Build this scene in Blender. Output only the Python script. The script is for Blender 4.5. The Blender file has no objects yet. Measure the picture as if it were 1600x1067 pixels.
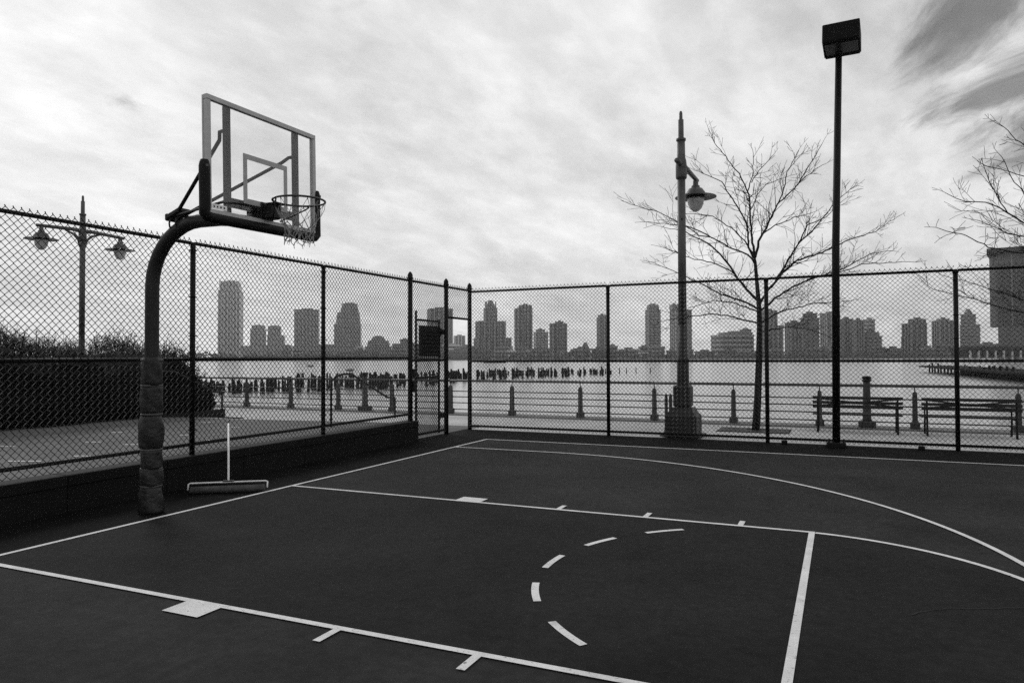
import bpy, math, random
from mathutils import Vector, Matrix
R = math.radians
random.seed(7)
scene = bpy.context.scene
col = scene.collection

# ---------------------------------------------------------------- camera
CAM = Vector((6.319, -5.386, 1.630)); YAW = 1.99628; PITCH = 0.02002; ROLL = -0.0036; FPX = 1135.1
cam_d = bpy.data.cameras.new('camera'); cam = bpy.data.objects.new('camera', cam_d); col.objects.link(cam)
fw = Vector((math.cos(YAW)*math.cos(PITCH), math.sin(YAW)*math.cos(PITCH), math.sin(PITCH)))
rt0 = Vector((math.sin(YAW), -math.cos(YAW), 0)); up0 = rt0.cross(fw)
RT = math.cos(ROLL)*rt0 + math.sin(ROLL)*up0
UP = -math.sin(ROLL)*rt0 + math.cos(ROLL)*up0
FW = fw
M = Matrix((RT, UP, -FW)).transposed().to_4x4(); M.translation = CAM
cam.matrix_world = M
cam_d.sensor_width = 36; cam_d.lens = 36*FPX/1600; cam_d.clip_end = 20000; cam_d.clip_start = 0.05
scene.camera = cam

# ---------------------------------------------------------------- sky and sun
SUN_AZ = R(150); SUN_EL = R(30)
w = bpy.data.worlds.new('World'); scene.world = w; w.use_nodes = True
nt = w.node_tree; nt.nodes.clear()
def N(t, **k):
    n = nt.nodes.new(t)
    for a, b in k.items(): setattr(n, a, b)
    return n
def math_node(nt, op, a, b=None, clamp=False):
    n = nt.nodes.new('ShaderNodeMath'); n.operation = op; n.use_clamp = clamp
    for i, v in enumerate((a, b)):
        if v is None: continue
        if isinstance(v, (int, float)): n.inputs[i].default_value = v
        else: nt.links.new(v, n.inputs[i])
    return n.outputs[0]
def mrange(nt, v, a, b, c, d):
    n = nt.nodes.new('ShaderNodeMapRange'); nt.links.new(v, n.inputs[0])
    n.interpolation_type = 'SMOOTHSTEP'
    for i, x in enumerate((a, b, c, d)): n.inputs[i+1].default_value = x
    return n.outputs[0]
sky = N('ShaderNodeTexSky', sky_type='NISHITA'); sky.sun_disc = False
sky.sun_elevation = SUN_EL; sky.sun_rotation = (math.pi/2 - SUN_AZ) % (2*math.pi); sky.dust_density = 2.0
bw = N('ShaderNodeRGBToBW'); nt.links.new(sky.outputs[0], bw.inputs[0])
tc = N('ShaderNodeTexCoord'); sep = N('ShaderNodeSeparateXYZ'); nt.links.new(tc.outputs['Generated'], sep.inputs[0])
zz = math_node(nt, 'ADD', math_node(nt, 'MAXIMUM', sep.outputs[2], 0.0), 0.26)
px = math_node(nt, 'DIVIDE', sep.outputs[0], zz); py = math_node(nt, 'DIVIDE', sep.outputs[1], zz)
cmb = N('ShaderNodeCombineXYZ'); nt.links.new(px, cmb.inputs[0]); nt.links.new(py, cmb.inputs[1])
def cloud(rot, sx, sy, scale, detail, rough, dist, off):
    """noise drawn out along the direction rot (angle from +X in plan)"""
    vr = N('ShaderNodeVectorRotate', rotation_type='Z_AXIS'); nt.links.new(cmb.outputs[0], vr.inputs['Vector']); vr.inputs['Angle'].default_value = math.pi/2 - rot
    mp = N('ShaderNodeMapping'); nt.links.new(vr.outputs[0], mp.inputs[0])
    mp.inputs['Scale'].default_value = (sx, sy, 1); mp.inputs['Location'].default_value = off
    n = N('ShaderNodeTexNoise'); nt.links.new(mp.outputs[0], n.inputs['Vector'])
    n.inputs['Scale'].default_value = scale; n.inputs['Detail'].default_value = detail
    n.inputs['Roughness'].default_value = rough; n.inputs['Distortion'].default_value = dist
    return n.outputs[0]
c1 = mrange(nt, cloud(R(80), 1.5, 1.0, 1.0, 6, 0.52, 0.15, (3.1, 0.4, 0)), 0.36, 0.64, 0.0, 1.0)
c2 = mrange(nt, cloud(R(80+6), 2.0, 1.0, 2.8, 8, 0.58, 0.2, (1.0, 7.3, 2)), 0.36, 0.68, 0.0, 1.0)
c3 = mrange(nt, cloud(R(80-8), 1.6, 1.0, 8.0, 7, 0.60, 0.2, (4.0, 2.3, 1)), 0.34, 0.72, 0.0, 1.0)
# a ragged darker cloud bank high over the right of the river
DK = (FW + RT*((1655-800)/FPX) - UP*((62-533)/FPX)).normalized()
dot = N('ShaderNodeVectorMath', operation='DOT_PRODUCT'); nt.links.new(tc.outputs['Generated'], dot.inputs[0]); dot.inputs[1].default_value = DK
dk_noise = cloud(R(122), 2.3, 1.0, 2.6, 10, 0.62, 0.6, (0.2, 1.7, 5))
dk = math_node(nt, 'ADD', mrange(nt, dot.outputs['Value'], 0.980, 0.999, -0.25, 0.75), math_node(nt, 'MULTIPLY', math_node(nt, 'SUBTRACT', dk_noise, 0.5), 2.6))
dk = mrange(nt, dk, 0.1, 0.9, 0.0, 1.0)
cl = math_node(nt, 'ADD', math_node(nt, 'ADD', math_node(nt, 'MULTIPLY', c1, 0.38), math_node(nt, 'MULTIPLY', c2, 0.40)), math_node(nt, 'MULTIPLY', c3, 0.22))
cloudv = math_node(nt, 'ADD', math_node(nt, 'MULTIPLY', cl, 3.8), 4.8)
cloudv = math_node(nt, 'ADD', cloudv, math_node(nt, 'MULTIPLY', bw.outputs[0], 0.07))
cloudv = math_node(nt, 'MULTIPLY', cloudv, math_node(nt, 'SUBTRACT', 1.12, math_node(nt, 'MULTIPLY', math_node(nt, 'MAXIMUM', sep.outputs[2], 0.0), 0.34)))   # an overcast deck is brighter low down, where it thins out
cloudv = math_node(nt, 'MULTIPLY', cloudv, math_node(nt, 'SUBTRACT', 1.0, math_node(nt, 'MULTIPLY', dk, 0.72)))
bg = N('ShaderNodeBackground'); bg.inputs[1].default_value = 0.1; nt.links.new(cloudv, bg.inputs[0])
wo = N('ShaderNodeOutputWorld'); nt.links.new(bg.outputs[0], wo.inputs[0])

sd = bpy.data.lights.new('sun', 'SUN'); so = bpy.data.objects.new('sun', sd); col.objects.link(so)
sd.energy = 0.7; sd.angle = R(18); sd.color = (1, 1, 1)
sv = Vector((math.cos(SUN_AZ)*math.cos(SUN_EL), math.sin(SUN_AZ)*math.cos(SUN_EL), math.sin(SUN_EL)))
so.rotation_euler = sv.to_track_quat('Z', 'Y').to_euler(); so.location = sv*40

scene.render.engine = 'CYCLES'; scene.cycles.use_denoising = False   # keep fine grain and crisp wire
vs = scene.view_settings; vs.view_transform = 'Standard'; vs.look = 'None'; vs.exposure = 0.2; vs.gamma = 1.0; vs.use_curve_mapping = False

# ---------------------------------------------------------------- helpers
def ray(u, v): return FW + RT*((u-800)/FPX) - UP*((v-533.5)/FPX)
def atz(u, v, z=0.0): d = ray(u, v); return CAM + d*((z-CAM.z)/d.z)
def aty(u, v, y): d = ray(u, v); return CAM + d*((y-CAM.y)/d.y)
def atx(u, v, x): d = ray(u, v); return CAM + d*((x-CAM.x)/d.x)
def atd(u, v, dep): return CAM + ray(u, v)*dep

MATS = {}
def mat(name, base, rough=0.6, var=0.25, scale=6.0, bump=0.0, bscale=40.0, metal=0.0, spec=0.5, fine=0.0, speck=None):
    """grey procedural material: two noises vary the base colour, a third gives relief"""
    if name in MATS: return MATS[name]
    m = bpy.data.materials.new(name); m.use_nodes = True; t = m.node_tree; b = t.nodes['Principled BSDF']
    b.inputs['Roughness'].default_value = rough; b.inputs['Metallic'].default_value = metal
    b.inputs['Specular IOR Level'].default_value = spec
    tcn = t.nodes.new('ShaderNodeTexCoord')
    n = t.nodes.new('ShaderNodeTexNoise'); n.inputs['Scale'].default_value = scale; n.inputs['Detail'].default_value = 8; n.inputs['Roughness'].default_value = 0.65
    t.links.new(tcn.outputs['Object'], n.inputs['Vector'])
    v = mrange(t, n.outputs[0], 0.25, 0.75, base*(1-var), base*(1+var))
    if fine:
        n2 = t.nodes.new('ShaderNodeTexNoise'); n2.inputs['Scale'].default_value = scale*24; n2.inputs['Detail'].default_value = 3
        t.links.new(tcn.outputs['Object'], n2.inputs['Vector'])
        v = math_node(t, 'MULTIPLY', v, mrange(t, n2.outputs[0], 0.25, 0.75, 1-fine, 1+fine))
    c = t.nodes.new('ShaderNodeCombineColor')
    for i in range(3): t.links.new(v, c.inputs[i])
    t.links.new(c.outputs[0], b.inputs['Base Color'])
    if bump:
        n3 = t.nodes.new('ShaderNodeTexNoise'); n3.inputs['Scale'].default_value = bscale; n3.inputs['Detail'].default_value = 6
        t.links.new(tcn.outputs['Object'], n3.inputs['Vector'])
        bp = t.nodes.new('ShaderNodeBump'); bp.inputs['Strength'].default_value = bump; bp.inputs['Distance'].default_value = 0.02
        t.links.new(n3.outputs[0], bp.inputs['Height']); t.links.new(bp.outputs[0], b.inputs['Normal'])
    MATS[name] = m
    return m

class MB:
    def __init__(s): s.v = []; s.f = []
    def quadmesh(s, vs, fs):
        o = len(s.v); s.v += [tuple(x) for x in vs]; s.f += [tuple(i+o for i in f) for f in fs]; return s
    def box(s, c, size, ax=None):
        c = Vector(c); X, Y, Z = ax or (Vector((1,0,0)), Vector((0,1,0)), Vector((0,0,1)))
        hx, hy, hz = (k/2 for k in size)
        vs = [c + X*(a*hx) + Y*(b*hy) + Z*(d*hz) for a in (-1,1) for b in (-1,1) for d in (-1,1)]
        return s.quadmesh(vs, [(0,1,3,2),(4,6,7,5),(0,4,5,1),(2,3,7,6),(0,2,6,4),(1,5,7,3)])
    def box2(s, a, b):
        return s.box([(a[i]+b[i])/2 for i in range(3)], [abs(b[i]-a[i]) for i in range(3)])
    def bbox(s, c, size, bev, ax=None):
        """box with chamfered edges along its third axis and a chamfered top"""
        c = Vector(c); X, Y, Z = ax or (Vector((1,0,0)), Vector((0,1,0)), Vector((0,0,1)))
        hx, hy, hz = (k/2 for k in size)
        def ringp(hx, hy, z, b):
            return [c + X*x + Y*y + Z*z for x, y in ((-hx+b,-hy),(hx-b,-hy),(hx,-hy+b),(hx,hy-b),(hx-b,hy),(-hx+b,hy),(-hx,hy-b),(-hx,-hy+b))]
        rs = [ringp(hx-bev,hy-bev,-hz,bev*.6), ringp(hx,hy,-hz+bev,bev), ringp(hx,hy,hz-bev,bev), ringp(hx-bev,hy-bev,hz,bev*.6)]
        vs = sum(rs, []); fs = []
        for k in range(3):
            for i in range(8): j = (i+1) % 8; fs.append((k*8+i, k*8+j, k*8+8+j, k*8+8+i))
        fs += [tuple(range(7,-1,-1)), tuple(range(24,32))]
        return s.quadmesh(vs, fs)
    def tube(s, pts, rad, n=8, cap=True, flat=1.0, closed=False):
        pts = [Vector(p) for p in pts]
        if isinstance(rad, (int, float)): rad = [rad]*len(pts)
        o = len(s.v); k = len(pts); ref = None
        for i, p in enumerate(pts):
            if closed: d = pts[(i+1) % k] - pts[i-1]
            else: d = pts[min(i+1, k-1)] - pts[max(i-1, 0)]
            d.normalize()
            if ref is None:
                ref = Vector((0,0,1)) if abs(d.z) < 0.9 else Vector((1,0,0))
            a = (ref - d*ref.dot(d)); a.normalize(); b = d.cross(a); ref = a
            for j in range(n):
                t = 2*math.pi*j/n
                s.v.append(tuple(p + a*(math.cos(t)*rad[i]) + b*(math.sin(t)*rad[i]*flat)))
        for i in range(k if closed else k-1):
            for j in range(n):
                q = (j+1) % n; i2 = (i+1) % k
                s.f.append((o+i*n+j, o+i*n+q, o+i2*n+q, o+i2*n+j))
        if cap and not closed:
            s.f.append(tuple(o+j for j in range(n-1,-1,-1))); s.f.append(tuple(o+(k-1)*n+j for j in range(n)))
        return s
    def lathe(s, c, prof, n=16, wob=None, cap=True):
        c = Vector(c); o = len(s.v); k = len(prof)
        for i, (r, z) in enumerate(prof):
            for j in range(n):
                t = 2*math.pi*j/n; rr = r*(1+(wob(t, z) if wob else 0))
                s.v.append((c.x+rr*math.cos(t), c.y+rr*math.sin(t), c.z+z))
        for i in range(k-1):
            for j in range(n):
                q = (j+1) % n; s.f.append((o+i*n+j, o+i*n+q, o+i*n+n+q, o+i*n+n+j))
        if cap:
            s.f.append(tuple(o+j for j in range(n-1,-1,-1))); s.f.append(tuple(o+(k-1)*n+j for j in range(n)))
        return s
    def prism(s, poly, z0, z1):
        n = len(poly)
        vs = [(x,y,z0) for x,y in poly] + [(x,y,z1) for x,y in poly]
        fs = [tuple(range(n-1,-1,-1)), tuple(range(n,2*n))] + [(i,(i+1)%n,n+(i+1)%n,n+i) for i in range(n)]
        return s.quadmesh(vs, fs)
    def build(s, name, m, parent=None, smooth=False, root=None):
        off = Vector((0,0,0))
        if parent is not None:
            r = parent
            while r.parent: r = r.parent
            off = Vector(r.location) if r.type == 'EMPTY' else Vector(r.location)
        me = bpy.data.meshes.new(name)
        me.from_pydata([(x-off.x, y-off.y, z-off.z) for x, y, z in s.v], [], s.f)
        me.materials.append(m)
        if smooth:
            me.polygons.foreach_set('use_smooth', [True]*len(me.polygons))
        me.update()
        o = bpy.data.objects.new(name, me); col.objects.link(o)
        if parent is not None: o.parent = parent
        return o
def smooth_by_angle(o, ang=40):
    me = o.data; me.polygons.foreach_set('use_smooth', [True]*len(me.polygons))
    try: me.set_sharp_from_angle(angle=R(ang))
    except Exception: pass
    return o
def tag(o, label=None, cat=None, group=None, kind=None):
    if label: o['label'] = label
    if cat: o['category'] = cat
    if group: o['group'] = group
    if kind: o['kind'] = kind
    return o
def thing(name, label, cat, loc=(0,0,0), group=None):
    o = bpy.data.objects.new(name, None); o.empty_display_size = 0.2; col.objects.link(o); o.location = loc
    return tag(o, label, cat, group)
def children(o): return [c for c in bpy.data.objects if c.parent == o]
def copy_tree(o, parent=None):
    c = o.copy(); col.objects.link(c); c.parent = parent
    for ch in children(o): copy_tree(ch, c)
    return c
def arc(c, r, a0, a1, n): return [(c[0]+r*math.cos(a0+(a1-a0)*i/n), c[1]+r*math.sin(a0+(a1-a0)*i/n)) for i in range(n+1)]
def ribbon(pts, wd, z):
    m = MB(); n = len(pts); L = []; Rr = []
    for i, p in enumerate(pts):
        a = Vector(pts[max(i-1,0)]); b = Vector(pts[min(i+1,n-1)]); d = (b-a).normalized(); nn = Vector((-d.y, d.x))*(wd[i] if isinstance(wd, list) else wd)/2
        L.append((p[0]+nn.x, p[1]+nn.y, z)); Rr.append((p[0]-nn.x, p[1]-nn.y, z))
    m.quadmesh(L+Rr, [(n+i, n+i+1, i+1, i) for i in range(n-1)])
    return m

# ---------------------------------------------------------------- materials
def worn_paint(name, base):
    """white court paint with scuffs, chips and thin worn patches that show the dark court"""
    m = mat(name, base, 0.6, 0.14, 4.0, 0.2, 200, fine=0.10); t = m.node_tree; b = t.nodes['Principled BSDF']
    src = b.inputs['Base Color'].links[0].from_socket
    tcn = t.nodes.new('ShaderNodeTexCoord'); v = None
    for sc, lo, hi, amt in ((3.0, .58, .78, .42), (46.0, .62, .72, .75), (170.0, .60, .70, .5)):
        n = t.nodes.new('ShaderNodeTexNoise'); n.inputs['Scale'].default_value = sc; n.inputs['Detail'].default_value = 5
        t.links.new(tcn.outputs['Object'], n.inputs['Vector'])
        f = mrange(t, n.outputs[0], lo, hi, 1.0, 1.0-amt); v = f if v is None else math_node(t, 'MULTIPLY', v, f)
    mx = t.nodes.new('ShaderNodeMixRGB'); mx.inputs[1].default_value = (.02, .02, .02, 1)
    t.links.new(v, mx.inputs[0]); t.links.new(src, mx.inputs[2]); t.links.new(mx.outputs[0], b.inputs['Base Color'])
    return m
M_court = mat('court_paint', 0.0235, 0.75, 0.38, 0.55, 0.25, 260, fine=0.2, spec=0.07)
M_key = mat('key_paint', 0.0150, 0.78, 0.34, 0.6, 0.25, 260, fine=0.2, spec=0.07)
M_out = mat('surround_paint', 0.0075, 0.8, 0.35, 1.3, 0.25, 260, fine=0.2, spec=0.04)
for m_ in (M_court, M_key, M_out):
    t_ = m_.node_tree; b_ = t_.nodes['Principled BSDF']; src_ = b_.inputs['Base Color'].links[0].from_socket; tc_ = t_.nodes.new('ShaderNodeTexCoord'); v_ = None
    for sc_, lo_, hi_, am_, st_ in ((1.6, .50, .70, -.26, (1, 1, 1)), (5.5, .56, .72, .22, (1, 1, 1)), (2.5, .60, .70, .20, (6, 1, 1)), (60, .66, .74, .45, (1, 1, 1))):
        mp_ = t_.nodes.new('ShaderNodeMapping'); mp_.inputs['Scale'].default_value = st_; mp_.inputs['Rotation'].default_value = (0, 0, R(37))
        n_ = t_.nodes.new('ShaderNodeTexNoise'); n_.inputs['Scale'].default_value = sc_; n_.inputs['Detail'].default_value = 9; n_.inputs['Roughness'].default_value = .62; n_.inputs['Distortion'].default_value = .4
        t_.links.new(tc_.outputs['Object'], mp_.inputs[0]); t_.links.new(mp_.outputs[0], n_.inputs['Vector'])
        f_ = mrange(t_, n_.outputs[0], lo_, hi_, 1.0, 1.0+am_); v_ = f_ if v_ is None else math_node(t_, 'MULTIPLY', v_, f_)
    mx_ = t_.nodes.new('ShaderNodeVectorMath'); mx_.operation = 'SCALE'; t_.links.new(src_, mx_.inputs[0]); t_.links.new(v_, mx_.inputs['Scale']); t_.links.new(mx_.outputs[0], b_.inputs['Base Color'])
M_line = worn_paint('line_paint', 0.70)
M_crack = mat('crack', 0.008, 0.9)
M_prom = mat('promenade_asphalt', 0.47, 0.75, 0.18, 0.7, 0.3, 90, fine=0.15, spec=0.3)
M_path = mat('path_asphalt', 0.12, 0.8, 0.25, 0.8, 0.4, 90, fine=0.2, spec=0.2)
M_dash = mat('walkway_mark', 0.65, 0.7, 0.15, 6)
M_curb = mat('curb_stone', 0.16, 0.8, 0.3, 3, 0.4, 60)
M_wall = mat('wall_concrete', 0.0038, 0.8, 0.4, 3, 0.5, 50, spec=0.2)
M_black = mat('black_vinyl', 0.005, 0.5, 0.3, 8, spec=0.15)
M_wire = mat('black_wire', 0.006, 0.32, 0.2, 8, spec=0.35)
M_dark = mat('dark_paint', 0.012, 0.5, 0.3, 6, 0.1, 60, spec=0.2)
M_hpost = mat('hoop_steel', 0.015, 0.5, 0.3, 5, 0.15, 60, spec=0.25)
M_pad = mat('pad_vinyl', 0.016, 0.45, 0.35, 7, 0.6, 22, spec=0.3)
M_tape = mat('tape', 0.04, 0.4, 0.3, 12, 0.3, 60)
M_frame = mat('board_frame', 0.40, 0.5, 0.15, 6, 0.05, 80)
M_bumper = mat('bumper_rubber', 0.006, 0.55, 0.2, 8, 0.1, 90, spec=0.15)
M_square = mat('target_square', 0.32, 0.5, 0.1, 6)
M_rim = mat('rim_steel', 0.02, 0.4, 0.3, 10)
M_net = mat('net_cord', 0.24, 0.8, 0.3, 20)
M_lamp = mat('lamp_grey', 0.05, 0.5, 0.3, 5, 0.1, 60)
M_lamp2 = mat('lamp_base_dark', 0.011, 0.55, 0.35, 5, 0.2, 40)
M_globe = mat('lamp_globe', 0.45, 0.15, 0.15, 6)
M_bark = mat('bark', 0.016, 0.9, 0.4, 14, 0.5, 50, spec=0.2)
M_twig = mat('twig', 0.010, 0.9, 0.3, 14, spec=0.2)
M_rail = mat('railing_steel', 0.055, 0.5, 0.3, 6)
M_rpost = mat('railing_post', 0.042, 0.7, 0.3, 8, 0.3, 40)
M_rbar = mat('railing_bar', 0.012, 0.5, 0.3, 8)
M_bench = mat('bench_wood', 0.007, 0.7, 0.4, 12, 0.3, 50)
M_leaf = mat('hedge_leaf', 0.004, 0.7, 0.5, 3, spec=0.05)
M_leaf2 = mat('shrub_twig', 0.04, 0.8, 0.4, 3, spec=0.2)
M_soil = mat('soil', 0.03, 0.9, 0.4, 4, 0.4, 30)
M_white = mat('squeegee_white', 0.72, 0.4, 0.1, 10)
M_foam = mat('squeegee_foam', 0.06, 0.8, 0.5, 9, 0.5, 40)
M_pile = mat('pile_timber', 0.010, 0.9, 0.5, 2, 0.4, 12, spec=0.1)
M_gull = mat('gull', 0.25, 0.8, 0.4, 20)
M_shore = mat('shore', 0.10, 0.9, 0.4, 0.02)
M_wood = mat('shore_trees', 0.05, 0.9, 0.4, 0.05)
M_steelgrey = mat('floodlight_box', 0.004, 0.6, 0.2, 8, spec=0.08)
M_lens = mat('floodlight_lens', 0.03, 0.25, 0.2, 8)
M_grate = mat('tree_grate_iron', 0.02, 0.6, 0.4, 10)

def glass_mat():
    m = bpy.data.materials.new('board_glass'); m.use_nodes = True; t = m.node_tree; t.nodes.clear()
    tr = t.nodes.new('ShaderNodeBsdfTransparent'); tr.inputs[0].default_value = (0.95, 0.95, 0.95, 1)
    gl = t.nodes.new('ShaderNodeBsdfGlossy'); gl.inputs['Roughness'].default_value = 0.03
    mx = t.nodes.new('ShaderNodeMixShader'); out = t.nodes.new('ShaderNodeOutputMaterial')
    mx.inputs[0].default_value = 0.05; t.links.new(tr.outputs[0], mx.inputs[1]); t.links.new(gl.outputs[0], mx.inputs[2]); t.links.new(mx.outputs[0], out.inputs[0])
    return m
M_glass = glass_mat()
def water_mat():
    m = bpy.data.materials.new('river_water'); m.use_nodes = True; t = m.node_tree; b = t.nodes['Principled BSDF']
    b.inputs['Base Color'].default_value = (0.42, 0.42, 0.42, 1); b.inputs['Roughness'].default_value = 0.18; b.inputs['IOR'].default_value = 1.33
    tcn = t.nodes.new('ShaderNodeTexCoord'); mp = t.nodes.new('ShaderNodeMapping'); mp.inputs['Scale'].default_value = (0.55, 1.0, 1); mp.inputs['Rotation'].default_value = (0, 0, R(12))
    t.links.new(tcn.outputs['Object'], mp.inputs[0])
    n = t.nodes.new('ShaderNodeTexNoise'); n.inputs['Scale'].default_value = 0.9; n.inputs['Detail'].default_value = 6; n.inputs['Roughness'].default_value = 0.6
    t.links.new(mp.outputs[0], n.inputs['Vector'])
    bp = t.nodes.new('ShaderNodeBump'); bp.inputs['Strength'].default_value = 0.5; bp.inputs['Distance'].default_value = 0.2
    t.links.new(n.outputs[0], bp.inputs['Height']); t.links.new(bp.outputs[0], b.inputs['Normal'])
    return m
M_water = water_mat()

# ================================================================ SETTING
WATER_Z = -2.6; QUAY_Y = 13.35
g = MB(); g.box2((-900, -900, -0.6), (900, QUAY_Y, -0.03)); tag(g.build('promenade_ground', M_prom), kind='structure')
promenade = bpy.data.objects['promenade_ground']
q = MB(); q.box2((-600, QUAY_Y+0.003, -5.5), (600, QUAY_Y+0.6, -0.09)); tag(q.build('quay_wall', M_curb), kind='structure')
k = MB(); k.box2((-60, 12.56, -0.028), (60, QUAY_Y-0.01, 0.0)); k.build('kerb', M_curb, promenade)
fwh = Vector((FW.x, FW.y, 0)).normalized(); rth = Vector((RT.x, RT.y, 0)).normalized(); UZ = Vector((0,0,1))
C0 = Vector((CAM.x, CAM.y, 0))
def P2(lat, dep, z=0): return C0 + rth*lat + fwh*dep + UZ*z
wtr = MB(); wtr.box(P2(0, 550, WATER_Z-0.25), (3200, 3400, 0.5), (rth, fwh, UZ)); tag(wtr.build('river_water', M_water), kind='structure')

# court slab with painted surfaces
ct = MB(); ct.box2((-1.36, -20, -0.3), (30, 9.06, 0.0)); court = tag(ct.build('court_ground', M_out), kind='structure')
HW = 1.83; YFT = 6.055; Y3 = 6.06; YS = 7.35
def sheet(name, poly, z, m):
    mm = MB(); mm.quadmesh([(x, y, z) for x, y in poly], [tuple(range(len(poly)))]); return mm.build(name, m, court)
sheet('court_surface', [(0, -YS), (28, -YS), (28, YS), (0, YS)], 0.004, M_court)
sheet('key_surface', [(0, -HW), (YFT, -HW)] + arc((5.92, 0), 1.822, -R(84.8), R(84.8), 40) + [(YFT, HW), (0, HW)], 0.008, M_key)
LW = 0.052
def line(name, pts, wd=LW, z=0.012): return ribbon(pts, wd, z).build(name, M_line, court)
line('baseline', [(0, -YS-LW/2), (0, YS+LW/2)])
line('sideline', [(LW/2, YS), (28, YS)])
line('sideline', [(LW/2, -YS), (28, -YS)])
for sgn in (-1, 1):
    line('lane_line', [(LW/2, sgn*HW), (YFT+LW/2, sgn*HW)])
    for a, b in ((2.335, 2.645), (3.545, 3.597), (4.478, 4.53), (5.397, 5.449)):
        y0, y1 = sgn*(HW+LW/2), sgn*(HW+LW/2+0.19)
        mm = MB(); mm.quadmesh([(a, y0, .012), (b, y0, .012), (b, y1, .012), (a, y1, .012)], [(0,1,2,3)]); mm.build('lane_block' if b-a > .1 else 'lane_mark', M_line, court)
line('free_throw_line', [(YFT, -HW+LW/2), (YFT, HW-LW/2)])
line('free_throw_arc', arc((5.92, 0), 1.822, -R(84.8), R(84.8), 60), z=0.0125)
for a0, a1 in ((-54.2, -41.8), (-30.0, -17.6), (-5.9, 6.0), (17.8, 29.8), (41.0, 53.2)):
    line('circle_dash', [(YFT-HW*math.cos(R(a0+(a1-a0)*i/10)), HW*math.sin(R(a0+(a1-a0)*i/10))) for i in range(11)])
line('three_point_line', [(LW/2, -Y3), (1.68, -Y3)] + arc((1.68, 0), Y3, -math.pi/2, math.pi/2, 120)[1:-1] + [(1.68, Y3), (LW/2, Y3)])
cr = [(6.70, -.20), (6.74, -.15), (6.80, -.09), (6.86, -.03), (6.92, .02), (7.0, .05), (7.1, .09), (7.2, .13), (7.28, .19), (7.37, .22), (7.5, .30), (7.7, .33), (7.9, .44)]
cr2 = []
for a, b in zip(cr, cr[1:]):
    for t in (0, .33, .66): cr2.append((a[0]+(b[0]-a[0])*t+random.uniform(-.006,.006), a[1]+(b[1]-a[1])*t+random.uniform(-.006,.006)))
ribbon(cr2, [random.uniform(.004, .011) for _ in cr2], 0.012).build('crack', M_crack, court)

sheet_p = MB(); sheet_p.quadmesh([(-60, -60, -.0262), (-1.41, -60, -.0262), (-1.41, 9.95, -.0262), (-4.9, 9.9, -.0262), (-6.5, 9.6, -.0262), (-9.2, 9.2, -.0262), (-60, 9.2, -.0262)], [(0,1,2,3,4,5,6)]); sheet_p.build('asphalt_path', M_path, promenade)
# painted marks on the walkway behind the left fence
for (u, v) in ((-6, 698), (10, 698), (26, 721), (50, 721), (145, 691), (182, 676), (204, 695), (128, 713), (290, 680), (322, 660), (364, 668), (240, 664), (335, 688)):
    p = atz(u, v, -0.03); mm = MB()
    mm.box((p.x, p.y, -0.0215), (0.30, 0.06, 0.004), (RT.copy(), Vector((-RT.y, RT.x, 0)).normalized(), Vector((0,0,1)))); mm.build('paint_dash', M_dash, promenade)

# ================================================================ CHAIN LINK
def wire_mesh(m, o, e, nrm, length, z0, z1, P=0.04, r=0.0055, seed=1):
    """zigzag wires that hook into each other, like woven chain link"""
    rr = random.Random(seed); e = Vector(e); nrm = Vector(nrm); o = Vector(o)
    nz = int(round((z1-z0)/P)); nx = int(length/P)
    for i in range(nx):
        pts = []
        for j in range(nz+1):
            right = (j + i) % 2
            x = (i + right)*P; z = z0 + j*P
            b = 0.014*math.sin(x*2.1+seed)*math.sin(z*1.9)*(.6+.4*math.sin(x*5.3+seed*2)) + (0.003 if right else -0.003)
            pts.append(o + e*x + nrm*b + Vector((rr.uniform(-.0012, .0012), rr.uniform(-.0012, .0012), z-o.z+rr.uniform(-.0015, .0015))))
        m.tube(pts, r, 3, cap=False)
        # twisted end standing above the top rail
        if (nz + i) % 2 == 1 or True:
            t = pts[-1]; inn = e*(0.006 if (nz+i) % 2 else -0.006)
            if (nz+i) % 2: m.tube([t, t+Vector((0,0,.010))-e*.004, t+Vector((0,0,.016))-e*.008], r*1.3, 3, cap=False)
def finial(m, x, y, z, r):
    m.lathe((x, y, z), [(r, 0), (r*1.25, .01), (r*1.25, .03), (r*1.05, .04), (r*1.1, .07), (r*.95, .10), (r*.55, .13), (.004, .15)], 12)

# ---- left fence, standing on the low wall
FX = -1.25
lf = thing('chain_link_fence', 'black chain link fence on the low wall behind the basketball hoop', 'fence', (FX, -4.7, 0))
posts_l = [-4.75, -1.65, 1.40, 3.98]
for y in posts_l: MB().tube([(FX, y, .36), (FX, y, 3.10)], .034, 12).build('post', M_black, lf, True)
for y in (6.56, 7.96, 9.02):
    mm = MB(); mm.tube([(FX, y, -.02), (FX, y, 3.12)], .047, 14); p = mm.build('gate_post', M_black, lf, True)
    f2 = MB(); finial(f2, FX, y, 3.12, .047); f2.build('finial', M_black, p, True)
segs = [(-4.75, -1.65), (-1.65, 1.40), (1.40, 3.98), (3.98, 6.56)]
for i, (a, b) in enumerate(segs):
    for z in (3.09, 1.60, .52): MB().tube([(FX, a+.03, z), (FX, b-.03, z)], .023, 10).build('rail', M_black, lf, True)
    mm = MB(); wire_mesh(mm, (FX+.03, a+.01, 0), (0,1,0), (1,0,0), b-a-.02, .415, 3.135, seed=i+1); tag(mm.build('chain_link_mesh', M_wire, lf), kind='stuff')
    for y in (a, b):
        for z in (3.0, 2.4, 1.9, 1.2, .7): MB().tube([(FX+.05*math.cos(t), y+.05*math.sin(t), z) for t in [2*math.pi*q/10 for q in range(10)]], .006, 4, closed=True).build('tie_band', M_black, lf)
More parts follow.
